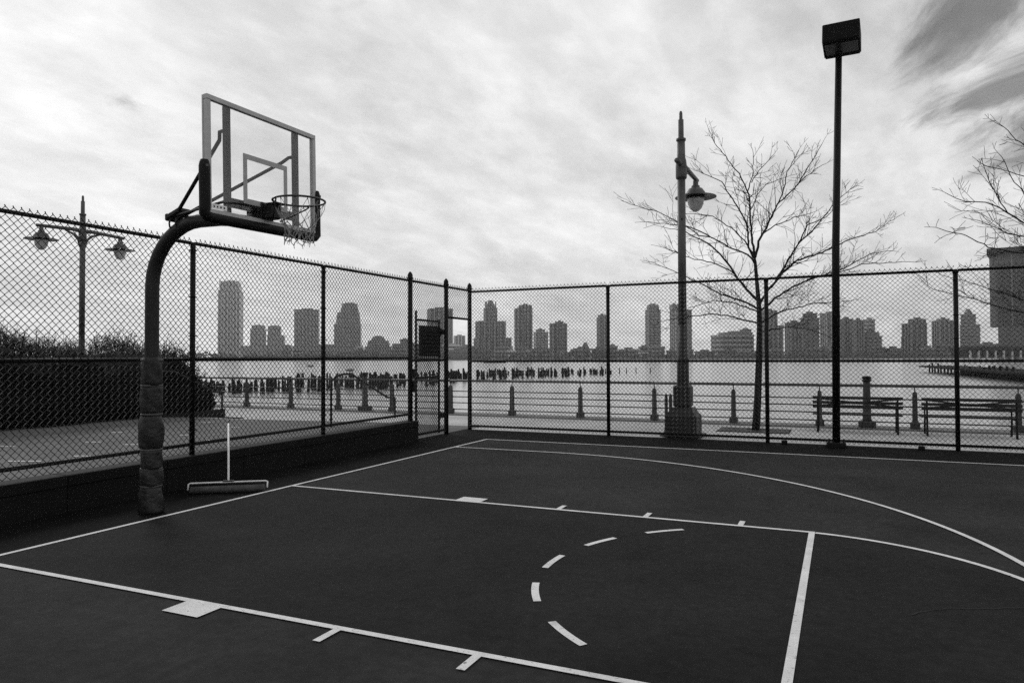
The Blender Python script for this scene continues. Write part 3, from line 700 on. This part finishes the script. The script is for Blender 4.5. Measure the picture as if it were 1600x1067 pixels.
L1 = [
 (.028, [(1178,400),(1174.5,365),(1172,326),(1170,302),(1155,272),(1134,245),(1116,224),(1107,202)]),
 (.030, [(1179,402),(1186,378),(1197,356),(1215,320),(1242,293),(1260,275),(1285,258)]),
 (.014, [(1215,320),(1225,296),(1230,269),(1246,238)]),
 (.014, [(1245,290),(1262,262),(1269,251),(1284,226)]),
 (.024, [(1178,402),(1170,386),(1167,350),(1152,323),(1128,284),(1092,268)]),
 (.014, [(1168,299),(1176,275),(1177,240)]),
 (.012, [(1174,285),(1190,262),(1208,243)]),
 (.022, [(1180,412),(1168,398),(1146,389),(1110,371),(1092,368),(1071,353),(1015,347)]),
 (.014, [(1110,371),(1085,358),(1059,347),(1029,332),(984,319)]),
 (.018, [(1176,396),(1164,376),(1143,356),(1113,338),(1078,334)]),
 (.034, [(1185,470),(1167,452),(1152,434),(1131,404),(1110,383),(1071,362),(1040,356)]),
 (.024, [(1186,484),(1160,470),(1127,461),(1089,440),(1050,423),(1022,411)]),
 (.020, [(1186,506),(1165,500),(1143,494),(1110,491),(1070,495),(1036,502)]),
 (.018, [(1186,488),(1150,474),(1115,470),(1080,480)]),
 (.034, [(1186,476),(1200,455),(1212,440),(1224,419),(1248,380),(1269,362),(1308,312),(1334,292)]),
 (.028, [(1205,450),(1222,428),(1245,407),(1284,395),(1320,377),(1368,362),(1402,339)]),
 (.028, [(1187,488),(1211,466),(1238,448),(1273,435),(1320,419),(1365,395),(1392,392)]),
 (.020, [(1187,506),(1216,488),(1247,480),(1279,473),(1330,470)]),
 (.016, [(1260,437),(1317,424),(1347,413),(1420,409)]),
 (.018, [(1186,520),(1200,516),(1230,511),(1262,514),(1300,528)]),
 (.018, [(1248,380),(1262,352),(1290,340),(1312,318)]),
 (.016, [(1190,366),(1212,352),(1240,340),(1268,333)]),
 (.014, [(1172,330),(1184,305),(1196,288),(1218,280)]),
 (.016, [(1145,425),(1118,412),(1085,405),(1040,388)]),
]
make_tree('bare_tree', 'leafless spreading tree growing from the grate behind the far fence', (TB.x, TB.y, 0), T1, L1, dep1, 5)
TB2 = Vector((11.5, 11.6, 0)); dep2 = (TB2-CAM).dot(FW); u2 = 800 + FPX*(TB2-CAM).dot(RT)/dep2
T2 = [(u2, 680), (u2, 600), (u2-2, 520), (u2-3, 470), (u2-5, 420), (u2-4, 380), (u2-5, 360)]
L2 = [
 (.028, [(u2-3,470),(1680,436),(1640,412),(1600,396),(1545,386),(1511,369),(1470,358)]),
 (.030, [(u2-4,430),(1680,398),(1640,368),(1600,350),(1576,333),(1553,299),(1542,272)]),
 (.016, [(1590,342),(1560,325),(1540,317),(1508,315),(1482,304)]),
 (.024, [(u2-4,390),(1690,340),(1650,302),(1600,275),(1566,265),(1542,260)]),
 (.024, [(u2-5,365),(1690,310),(1640,262),(1600,226),(1587,218),(1576,205),(1561,195)]),
 (.022, [(u2-3,510),(1680,505),(1640,498),(1600,489),(1558,478),(1500,462),(1459,452),(1442,440)]),
 (.018, [(u2-3,490),(1670,478),(1600,470),(1550,452),(1490,435)]),
 (.024, [(u2-5,360),(1715,300),(1722,250),(1700,190)]),
 (.026, [(u2-4,400),(1760,350),(1800,300),(1840,250)]),
 (.024, [(u2-4,440),(1780,400),(1840,370),(1900,350)]),
 (.018, [(1640,412),(1610,372),(1575,365),(1530,345)]),
 (.016, [(1620,385),(1600,300),(1585,285),(1565,245)]),
]
make_tree('bare_tree', 'leafless tree whose branches reach in from the right edge', (TB2.x, TB2.y, 0), T2, L2, dep2, 8)

# ================================================================ HEDGE
hg = thing('hedge', 'dense black hedge with twiggy top behind the left fence', 'hedge', (-12.4, 6.5, 0))
hr = random.Random(21); hm = MB(); core = MB()
def hedge_top(x, y): return 1.55 + .25*math.sin(y*1.3+.6) + .12*math.sin(y*3.7+x) + .35*min(1, max(0, (-x-11.2)/2))
HY0, HY1 = -1.0, 10.9
cells = 60
vv = []; ff_ = []
for i in range(cells+1):
    y = HY0 + (HY1-HY0)*i/cells; endf = min(1.0, max(.25, (HY1-y)/1.0))**.5
    for j, (xx, zf) in enumerate(((-11.0, 0), (-10.95, .35), (-11.1, .8), (-11.5, .98), (-12.5, 1.02), (-13.6, .98), (-14.1, .6), (-14.2, 0))):
        z = zf*(hedge_top(xx, y)-.18)*endf
        vv.append((xx + .12*math.sin(y*2.3+j) + hr.uniform(-.05,.05), y + hr.uniform(-.05,.05), z-.03))
for i in range(cells):
    for j in range(7): a = i*8+j; ff_.append((a, a+1, a+9, a+8))
core.quadmesh(vv, ff_); core.build('inner_mass', M_leaf, hg)
for c in range(15000):
    y = hr.uniform(HY0, HY1); endf = min(1.0, max(.25, (HY1-y)/1.0))**.5
    if hr.random() < .6: x = -10.98 + hr.uniform(-.12, .22); z = hr.uniform(0, 1)*hedge_top(x, y)*endf*.95
    else: x = hr.uniform(-14, -11); z = hedge_top(x, y)*endf*hr.uniform(.86, 1.06)
    p = Vector((x + .12*math.sin(y*2.3), y, z)); s = hr.uniform(.025, .06)
    a = Vector((hr.uniform(-1,1), hr.uniform(-1,1), hr.uniform(-1,1))).normalized(); b = a.cross(Vector((hr.uniform(-1,1), hr.uniform(-1,1), hr.uniform(-1,1)))).normalized()
    hm.quadmesh([p-a*s, p+b*s*.5, p+a*s, p-b*s*.5], [(0,1,2,3)])
tag(hm.build('leaves', M_leaf, hg), kind='stuff')
tm = MB()
for c in range(2200):
    y = hr.uniform(HY0, HY1-.2); x = hr.uniform(-14.0, -11.1); endf = min(1.0, max(.25, (HY1-y)/1.0))**.5
    p = Vector((x, y, hedge_top(x, y)*endf - .25)); d = Vector((hr.uniform(-.35,.35), hr.uniform(-.35,.35), 1)); ln = hr.uniform(.2, .65) + (.25 if hr.random() < .15 else 0)
    q1 = p + d*ln*.5 + Vector((hr.uniform(-.04,.04), hr.uniform(-.04,.04), 0)); q2 = p + d*ln
    tm.tube([p, q1, q2], [.007, .006, .003], 3, cap=False)
    for e in range(2):
        s0 = p.lerp(q2, hr.uniform(.4, .9)); tm.tube([s0, s0 + Vector((hr.uniform(-.12,.12), hr.uniform(-.12,.12), hr.uniform(.06,.2)))], .0035, 3, cap=False)
        s1 = s0 + Vector((hr.uniform(-.08,.08), hr.uniform(-.08,.08), hr.uniform(.02,.1))); z_ = hr.uniform(.02, .035)
        tm.quadmesh([s1-Vector((z_,0,0)), s1+Vector((0,z_,z_)), s1+Vector((z_,0,0)), s1-Vector((0,z_,z_))], [(0,1,2,3)])
tag(tm.build('twigs', M_leaf2, hg), kind='stuff')

# ================================================================ OLD PILES IN THE RIVER
pr = random.Random(4)
pile_meshes = []
for i in range(6):
    r = 1.0; m = MB(); ph = pr.uniform(0, 6)
    m.lathe((0,0,0), [(.20, -.8), (.21, .0), (.195, .35), (.18, .7), (.15, .93), (.09, 1.0)], 9, lambda t, z, ph=ph: .12*math.sin(2*t+ph+z*2)+.06*math.sin(5*t+ph*2))
    me = bpy.data.meshes.new('timber_pile'); me.from_pydata(m.v, [], m.f); me.materials.append(M_pile); me.update(); pile_meshes.append(me)
def interp(x, xs, ys):
    for a, b, c, d in zip(xs, xs[1:], ys, ys[1:]):
        if a <= x <= b: return c + (d-c)*(x-a)/(b-a)
    return ys[-1] if x > xs[-1] else ys[0]
def add_pile(u, v, hgt, label, group, rs=1.0):
    p = atz(u, v, WATER_Z)
    o = bpy.data.objects.new('timber_pile', pr.choice(pile_meshes)); col.objects.link(o); o.location = p
    o.scale = (rs, rs, hgt); o.rotation_euler = (pr.uniform(-.05,.05), pr.uniform(-.05,.05), pr.uniform(0, 6.28))
    tag(o, label, 'pile', group)
def field(u0, u1, n, label, group, skip=()):
    for i in range(n):
        for _ in range(30):
            u = pr.uniform(u0, u1)
            dens = .35 + .6*math.sin(u*.23+1.3)*math.sin(u*.083+.4) + .35*math.sin(u*.71)
            if pr.random() < dens+.25: break
        v = interp(u, [283, 400, 480, 640, 740, 850, 965], [615, 612, 608, 603, 592, 588, 584.5])
        v += pr.uniform(-1, 1)*interp(u, [283, 640, 740, 965], [4, 5, 3, 2])
        top = interp(u, [283, 400, 470, 640, 740, 850, 965], [597, 595, 587, 584, 579, 577, 577]) + pr.choice((-1, 1))*pr.uniform(0, 5.0)
        dep = (atz(u, v, WATER_Z)-CAM).dot(FW)
        add_pile(u, v, max(.35, (v-top)/FPX*dep), label, group, pr.uniform(.6, 1.15))
field(283, 436, 70, 'black stub pile in the river seen left of the gull, behind the left fence', 'piles in the left cluster')
field(437, 640, 92, 'black stub pile in the river behind the left fence nearer the gate', 'piles in the middle cluster')
field(642, 734, 36, 'black stub pile in the river behind the gate and its opening', 'piles behind the gate')
field(738, 958, 98, 'short black pile in the river behind the far fence left of the street lamp', 'piles behind the far fence')
for u, lab in ((968, 'first of the lone thin piles right of the pile cluster'), (979, 'second of the lone thin piles right of the pile cluster'), (994, 'lone thin pile standing third right of the pile cluster'), (1016, 'last lone thin pile in the water beside the street lamp')):
    add_pile(u, 583, 1.35, lab, 'lone piles', .6)

# the smaller rest of the piles, too many to tell apart
rest = MB()
for i in range(110):
    u = pr.uniform(560, 955)
    v = interp(u, [283, 400, 480, 640, 740, 850, 965], [606, 603, 599, 594, 588, 585.5, 583.5]) + pr.uniform(-2, 1.5)
    p = atz(u, v, WATER_Z); dep = (p-CAM).dot(FW); hgt = max(.4, (v - interp(u, [283, 400, 470, 640, 740, 850, 965], [598, 596, 587, 584, 579, 577, 577]) + pr.uniform(-2, 2))/FPX*dep)
    r = pr.uniform(.16, .3); rest.lathe(p, [(r, -.6), (r, 0), (r*.95, hgt*.8), (r*.6, hgt)], 7, lambda t, z, q=pr.uniform(0, 6): .12*math.sin(2*t+q))
tag(rest.build('timber_piles', M_pile), 'mass of small black pile stubs filling the gaps between the larger piles', 'piles', kind='stuff')

# gulls
def gull(name, label, p, s, fly):
    t = thing(name, label, 'bird', p); p = Vector(p)
    d = RT.copy(); d.z = 0; d.normalize(); w_ = Vector((-d.y, d.x, 0))
    MB().tube([p - d*.20*s, p - d*.12*s, p, p + d*.12*s, p + d*.17*s + Vector((0,0,.02*s)), p + d*.22*s + Vector((0,0,.015*s))], [.01*s, .05*s, .08*s, .06*s, .042*s, .01*s], 8).build('body', M_gull, t, True)
    if fly:
        for a in (-1, 1):
            e = d*a
            q = [p + e*.03*s, p + e*.28*s + Vector((0,0,.17*s)), p + e*.62*s + Vector((0,0,.10*s)) - w_*.05*s]
            m = MB()
            for i in range(2):
                c0, c1 = (.10*s, .08*s) if i == 0 else (.08*s, .015*s)
                m.quadmesh([q[i]-w_*c0, q[i]+w_*c0, q[i+1]+w_*c1, q[i+1]-w_*c1, q[i]-w_*c0+Vector((0,0,.012*s)), q[i]+w_*c0+Vector((0,0,.012*s)), q[i+1]+w_*c1+Vector((0,0,.006*s)), q[i+1]-w_*c1+Vector((0,0,.006*s))], [(3,2,1,0),(4,5,6,7),(0,1,5,4),(1,2,6,5),(2,3,7,6),(3,0,4,7)])
            m.build('wing', M_gull, t)
    else:
        for a in (-1, 1): MB().tube([p + w_*a*.02*s - Vector((0,0,.05*s)), p + w_*a*.02*s - Vector((0,0,.13*s))], .006*s, 4).build('leg', M_gull, t)
gull('gull', 'gull flying low over the pilings', atd(485, 572, 42), 1.0, True)
gp = aty(547, 578.5, 12.85); gull('gull', 'small bird perched above the sloping handrail left of the gate', (-4.71, 9.27, 1.30), .55, False)

# ================================================================ FAR SHORE
SH = 760
sm = MB(); n = 60; top = []; 
edge = [(-1500 + 3000*i/n, SH + 18*math.sin(i*.9) + 12*math.sin(i*2.3)) for i in range(n+1)]
poly = [tuple(P2(a, b))[:2] for a, b in edge] + [tuple(P2(1500, 2200))[:2], tuple(P2(-1500, 2200))[:2]]
sm.prism(poly, -5.5, -1.4); tag(sm.build('far_shore_terrain', M_shore), kind='structure')

def bmat(i, base): return mat('facade_%d' % i, base, .7, .15, .05, spec=.3)
BM = [bmat(0, .10), bmat(1, .16), bmat(2, .22), bmat(3, .32), bmat(4, .5)]
M_win = mat('facade_glass', .022, .25, .3, .05)
def tier_geo(body, bands, piers, cl, cd, w_, d_, z0, z1, rot, fl_h, style, taper=1.0, chamf=0.0):
    ax = rth*math.cos(rot) + fwh*math.sin(rot); ay = -rth*math.sin(rot) + fwh*math.cos(rot)
    c = P2(cl, cd)
    def ring(hw, hd, z):
        if chamf: 
            q = chamf; L_ = [(-hw+q*hw, -hd), (hw-q*hw, -hd), (hw, -hd+q*hd), (hw, hd-q*hd), (hw-q*hw, hd), (-hw+q*hw, hd), (-hw, hd-q*hd), (-hw, -hd+q*hd)]
        else: L_ = [(-hw, -hd), (hw, -hd), (hw, hd), (-hw, hd)]
        return [c + ax*a + ay*b + UZ*z for a, b in L_]
    r0 = ring(w_/2, d_/2, z0); r1 = ring(w_/2*taper, d_/2*taper, z1); n_ = len(r0)
    body.quadmesh(r0+r1, [tuple(range(n_-1,-1,-1)), tuple(range(n_,2*n_))] + [(i,(i+1)%n_,n_+(i+1)%n_,n_+i) for i in range(n_)])
    nf = max(2, int((z1-z0)/fl_h)); fh = (z1-z0)/nf
    if 'h' in style:
        for i in range(1, nf+1):
            t = i/nf; k_ = 1+(taper-1)*t; za = z0 + i*fh - fh*.45; zb = z0 + i*fh
            r0 = ring(w_/2*k_+.5, d_/2*k_+.5, za); r1 = ring(w_/2*k_+.5, d_/2*k_+.5, zb)
            bands.quadmesh(r0+r1, [tuple(range(n_-1,-1,-1)), tuple(range(n_,2*n_))] + [(i_,(i_+1)%n_,n_+(i_+1)%n_,n_+i_) for i_ in range(n_)])
    if 'v' in style and not chamf:
        for (aa, hw, hd) in ((ax, w_/2, d_/2), (ay, d_/2, w_/2)):
            bb_ = ay if aa is ax else ax; npier = max(3, int(2*hw/7.5))
            for i in range(npier+1):
                x = -hw + 2*hw*i/npier
                piers.box(c + aa*x - bb_*(hd+.15) + UZ*((z0+z1)/2), (1.5, 1.6, z1-z0-.1), (aa, bb_, UZ))
HORI = lambda u: 556.3 + (u-800)*0.0036
def building(name, label, tiers, dep, shade, style='h', rot=.25, fl_h=3.8, chamf=0.0, cap=None, group=None, taper=1.0):
    """tiers: (u0, u1, vtop[, taper]) from the bottom one up, at a distance dep"""
    u0, u1 = tiers[0][0], tiers[0][1]; loc = P2((sum((u0, u1))/2-800)/FPX*dep, dep, -1.4)
    t = thing(name, label, 'building', loc, group); z = -1.4
    for ti, tr in enumerate(tiers):
        ua, ub, vt = tr[:3]; tp = tr[3] if len(tr) > 3 else taper
        cl = ((ua+ub)/2-800)/FPX*dep; app = (ub-ua)/FPX*dep; rr_ = rot
        view = math.atan2(cl, dep); rel = rr_ + view
        fr = .75; app *= .94; w_ = app/(abs(math.cos(rel)) + fr*abs(math.sin(rel))); d_ = fr*w_
        z1 = 1.63 + (HORI((ua+ub)/2)-vt)/FPX*dep
        body, bands, piers = MB(), MB(), MB()
        tier_geo(body, bands, piers, cl, dep, w_, d_, z, z1, rr_, fl_h, style, tp, chamf)
        b = body.build('wall', BM[shade] if style == '' else M_win, t)
        if bands.v: tag(bands.build('floor_band', BM[shade], b), kind='stuff')
        if piers.v: tag(piers.build('pier', BM[min(4, shade+1)], b), kind='stuff')
        rf = MB().box(P2(cl, dep, z1+.9), (w_*.45, d_*.45, 1.8+.02*(z1-z)), (rth, fwh, UZ)).build('roof_plant', BM[max(0, shade-1)], b)
        z = z1 + .02
    return t
building('tower', 'tallest far tower with rounded shoulders left of the skyline', [(341,380,452),(343,378,437,.86)], 1900, 3, 'v', .12, chamf=0)
building('tower', 'shorter of two rounded grey blocks just right of the tallest tower', [(391,416,512),(393,414,506)], 1750, 2, 'h', .3)
building('tower', 'grey block with a stepped right side between the tallest tower and the wide slab', [(418,455,536),(418,446,522),(419,440,507)], 1700, 2, 'v', .2)
building('low_block', 'long low podium at the foot of the tallest tower', [(376,470,538)], 1650, 1, 'h', .05)
building('tower', 'wide flat topped slab left of the second fence post', [(460,500,482)], 1500, 1, 'v', .18)
building('tower', 'dome shouldered tower behind the middle of the left fence', [(521,566,505),(524,565,487,.9),(531,562,473,.8)], 1400, 1, 'h', .12, chamf=.25)
building('low_block', 'low domed roof hall left of the gate', [(569,614,540),(572,611,531,.85),(578,604,525,.7)], 1250, 1, 'h', .1, chamf=.3)
building('low_block', 'long low waterfront shed behind the left fence', [(468,570,538)], 1300, 1, 'h', .03)
building('low_block', 'low waterfront block beside the gate post', [(612,660,536),(625,640,529)], 1200, 1, 'h', .08)
building('tower', 'grey slab with vertical ribs rising behind the open gate', [(667,708,482)], 1250, 2, 'v', .25)
building('tower', 'small pale block seen through the gate opening', [(709,727,524)], 1500, 3, 'v', .2)
building('low_block', 'white banded low block seen through the gate opening', [(690,719,538)], 950, 4, 'h', .05, fl_h=4.5)
building('low_block', 'low dark block at the right of the gate opening', [(718,742,540)], 1050, 1, 'h', .1)
building('tower', 'stepped tower with a pointed crown right of the gate opening', [(739,800,528),(742,791,502),(756,777,481),(758,775,471,.5)], 1150, 1, 'v', .2)
building('tower', 'tall dark slab with a notched top behind the far fence', [(804,832,482),(811,831,477)], 1000, 0, 'v', .3)
building('tower', 'mid height block between two taller slabs behind the far fence', [(833,857,519),(837,852,515)], 1250, 2, 'h', .25)
building('tower', 'square block with a small rooftop box behind the far fence', [(859,886,506),(869,880,503)], 950, 0, 'v', .2)
building('low_block', 'small pointed building between the square block and the slim tower', [(906,923,545),(908,921,538,.5)], 1000, 1, 'h', .15)
building('tower', 'slim tower partly behind the second fence post of the far fence', [(933,949,497),(935,947,493)], 1100, 1, 'v', .2)
building('tower', 'tall slim tower with a rounded top left of the street lamp', [(1008,1033,486),(1010,1031,478,.85)], 1100, 1, 'h', .2)
building('tower', 'pale slab hidden behind the street lamp shaft', [(1047,1081,486),(1047,1060,478)], 1300, 2, 'v', .2)
building('tower', 'broad low block with bright floor bands left of the bare tree', [(1110,1178,526),(1122,1176,522),(1156,1174,517)], 1000, 3, 'h', .12, fl_h=5.2)
building('tower', 'stepped tower directly behind the bare tree trunk', [(1190,1223,512),(1190,1214,488)], 950, 1, 'v', .2)
building('tower', 'dark block with slim bright gap right of the bare tree', [(1228,1253,507)], 800, 0, 'v', .15)
building('tower', 'dark tall block in the group left of the floodlight pole', [(1252,1280,500),(1255,1277,493)], 820, 0, 'h', .2)
building('tower', 'dark ribbed block partly behind the floodlight pole', [(1283,1312,493)], 1150, 2, 'v', .15)
building('tower', 'dark block just right of the floodlight pole', [(1313,1332,502)], 830, 0, 'v', .2)
building('tower', 'narrow black slab right of the floodlight pole', [(1333,1349,504)], 805, 0, 'v', .1)
building('tower', 'banded block at the right end of the dark group', [(1350,1367,503)], 1000, 3, 'h', .2, fl_h=5)
building('low_block', 'rounded low front block at the right end of the dark group', [(1343,1377,529),(1345,1374,523,.9)], 820, 1, 'h', .15)
building('tower', 'stepped apartment block left of the third far fence post', [(1411,1446,530),(1412,1446,510),(1422,1445,503)], 860, 0, 'v', .2)
building('tower', 'twin bay apartment block beside the far right fence post', [(1459,1488,506),(1466,1482,503)], 900, 1, 'v', .1)
building('tower', 'slim tower with a pointed top right of the far right fence post', [(1502,1530,512),(1503,1524,496),(1507,1520,490,.6)], 930, 1, 'h', .2)
lr = random.Random(17)
u = 384.0
while u < 1560:
    wd_ = lr.uniform(12, 34); dep = lr.uniform(790, 900)
    building('low_block', 'low grey waterfront block in the row along the far shore', [(u, u+wd_, lr.uniform(541, 551))], dep, lr.choice((0,0,1,1,2)), 'h', lr.uniform(-.1,.25), 4.0, group='low blocks along the far shore')
    u += wd_ + lr.uniform(-3, 6)
for (u0, u1, v0, lab) in ((792,806,547,'small bright waterfront shed left of the dark slab'), (818,832,549,'white cube building at the waterline below the dark slab'), (998,1012,552,'bright strip of a shed at the waterline left of the street lamp')):
    building('low_block', lab, [(u0, u1, v0)], 785, 4, 'h', .05, 5)
# wooded shoreline: reads as one mass
wd = MB(); wr = random.Random(31)
for c in range(2600):
    lat = wr.uniform(-560, 620); dep = SH + wr.uniform(8, 24); hh = wr.uniform(2.5, 7.5)*(1+.6*math.sin(lat*.021)*math.sin(lat*.0063+1))
    p = P2(lat, dep, -1.4 + wr.uniform(.2, 1)*hh); s = wr.uniform(.8, 2.2)
    a = Vector((wr.uniform(-1,1), wr.uniform(-1,1), wr.uniform(-1,1))).normalized(); b = a.cross(Vector((wr.uniform(-1,1), .3, wr.uniform(-1,1)))).normalized(); c_ = a.cross(b)
    wd.quadmesh([p-a*s, p+a*s, p-b*s, p+b*s, p-c_*s, p+c_*s], [(0,2,4),(2,1,4),(1,3,4),(3,0,4),(2,0,5),(1,2,5),(3,1,5),(0,3,5)])
tag(wd.build('shore_trees', M_wood), 'band of dark trees and scrub along the far waterline', 'trees', kind='stuff')

# big building at the right edge, with the long shed and pier in front of it
bg_d = 480
t = thing('building', 'big grey block with a dark flat cap at the right edge', 'building', P2((1640-800)/FPX*bg_d, bg_d, -2))
def zat(v, dep, u=1580): return 1.63 + (HORI(u)-v)/FPX*dep
zt = zat(404, bg_d); zb = -2
va = math.atan2(1558-800, FPX) + R(3.0)
bx_ = rth*math.cos(va) - fwh*math.sin(va); by_ = rth*math.sin(va) + fwh*math.cos(va)
O_ = P2((1560-800)/FPX*bg_d, bg_d)
def Q(a, b, z): return O_ + bx_*a + by_*b + UZ*z
BAX = (bx_, by_, UZ); zl = zat(516, bg_d)
MB().box(Q(32, 20, (zt+zb)/2), (64, 40, zt-zb), BAX).build('wall', mat('dark_facade', .05, .7, .2, .05), t)
MB().box(Q(-2.3, 12, (zt+zl)/2), (4.6, 14, zt-zl), BAX).build('stair_shaft', BM[1], t)
MB().box(Q(29.5, 19, zt+2.2), (70, 44, 4.3), BAX).build('roof_cap', M_dark, t)
MB().box(Q(32, -.6, (zl+zb)/2), (63, 1.6, zl-zb), BAX).build('lower_wall', BM[0], t)
for i in range(1, 8): MB().box(Q(64*i/8, -.3, (zt+zl)/2), (.8, .6, zt-zl-.5), BAX).build('wall_rib', BM[1], t)
for i in range(9):
    for j in range(7): MB().box(Q(3.6+i*7+.4, -.05, zl+5+j*(zt-zl-6)/7), (5.4, .3, 3.0), BAX).build('window', M_win, t)
sh_d = 430
t = thing('pier_shed', 'low open shed on white columns below the big grey block', 'shed', P2((1560-800)/FPX*sh_d, sh_d, -2))
sx0 = (1508-800)/FPX*sh_d; sx1 = (1720-800)/FPX*sh_d
MB().box(P2((sx0+sx1)/2, sh_d+8, zat(550, sh_d)), (sx1-sx0, 18, 2.2), (rth, fwh, UZ)).build('roof', M_dark, t)
MB().box(P2((sx0+sx1)/2, sh_d+15, zat(556, sh_d)), (sx1-sx0, 1, 6), (rth, fwh, UZ)).build('back_wall', BM[0], t)
for i in range(16): MB().box(P2(sx0 + 3 + i*(sx1-sx0-6)/15, sh_d, (zat(552, sh_d)-2)/2), (.9, .9, zat(552, sh_d)+2), (rth, fwh, UZ)).build('column', BM[4], t)
MB().box(P2((sx0+sx1)/2, sh_d+8, -2.3), (sx1-sx0+4, 22, .8), (rth, fwh, UZ)).build('deck', BM[1], t)
# dark old pier reaching in from the right
t = thing('old_pier', 'dark low pier on timber legs reaching in from the right edge', 'pier', P2(95, 160, WATER_Z))
prd = random.Random(6)
pa = atz(1498, 581, WATER_Z); pb = atz(1640, 594, WATER_Z)
ax = (pb-pa); ax.z = 0; plen = ax.length; ax.normalize(); ay = Vector((-ax.y, ax.x, 0))
if ay.dot(fwh) < 0: ay = -ay
dz = WATER_Z + 1.35
for i in range(26):
    c = pa + ax*(plen*1.6*(i+.5)/26) + ay*4; MB().box((c.x, c.y, dz), (plen*1.6/26-.06, 9, .35), (ax, ay, UZ)).build('deck_plank', M_pile, t)
for i in range(30):
    for j in (0, 1):
        c = pa + ax*(plen*1.6*(i+.3)/30 + prd.uniform(-.4,.4)) + ay*(.4 + j*6)
        MB().tube([(c.x, c.y, WATER_Z-.6), (c.x, c.y, dz + prd.choice((-.2, -.2, .5, .9)))], .2, 7).build('pier_leg', M_pile, t)
MB().box((pa + ax*(plen*.8) - ay*.55)[:2] + (WATER_Z+.62,), (plen*1.55, .25, 1.2), (ax, ay, UZ)).build('wale', M_pile, t)
# small barge below the stepped tower
bt = atz(773, 567, WATER_Z); t = thing('barge', 'small dark barge on the water below the stepped tower', 'boat', bt)
hl = MB(); L_ = 7.0; Wd = 2.2
sec = [(-L_, .3, .9), (-L_*.9, .9, .7), (0, 1, .65), (L_*.8, .9, .8), (L_, .25, 1.2)]
vs_ = []; fs_ = []
for a, k_, z in sec: vs_ += [bt + rth*a - fwh*(Wd*k_) + UZ*z, bt + rth*a - fwh*(Wd*k_*.7) - UZ*.3, bt + rth*a + fwh*(Wd*k_*.7) - UZ*.3, bt + rth*a + fwh*(Wd*k_) + UZ*z]
for i in range(4):
    for j in range(4): fs_.append((i*4+j, i*4+(j+1)%4, i*4+4+(j+1)%4, i*4+4+j))
fs_ += [(0,3,2,1), (16,17,18,19)]
hl.quadmesh(vs_, fs_); hl.build('hull', M_pile, t)
MB().bbox(bt + rth*-3 + UZ*1.3, (3, 2, 1.3), .1, (rth, fwh, UZ)).build('cabin', BM[1], t)

# ================================================================ HAZE
hz = MB(); hz.box(P2(0, 500, 121), (3500, 3700, 258), (rth, fwh, UZ))
ho = hz.build('haze', M_shore); ho.data.materials.clear()
hmx = bpy.data.materials.new('haze_air'); hmx.use_nodes = True; t = hmx.node_tree; t.nodes.clear()
pv = t.nodes.new('ShaderNodeVolumePrincipled'); pv.inputs['Color'].default_value = (.99, .99, .99, 1); pv.inputs['Density'].default_value = 0.00019; pv.inputs['Anisotropy'].default_value = 0.35
ot = t.nodes.new('ShaderNodeOutputMaterial'); t.links.new(pv.outputs[0], ot.inputs['Volume']); ho.data.materials.append(hmx)
tag(ho, 'thin pale air haze over the river and city', 'haze', kind='stuff')
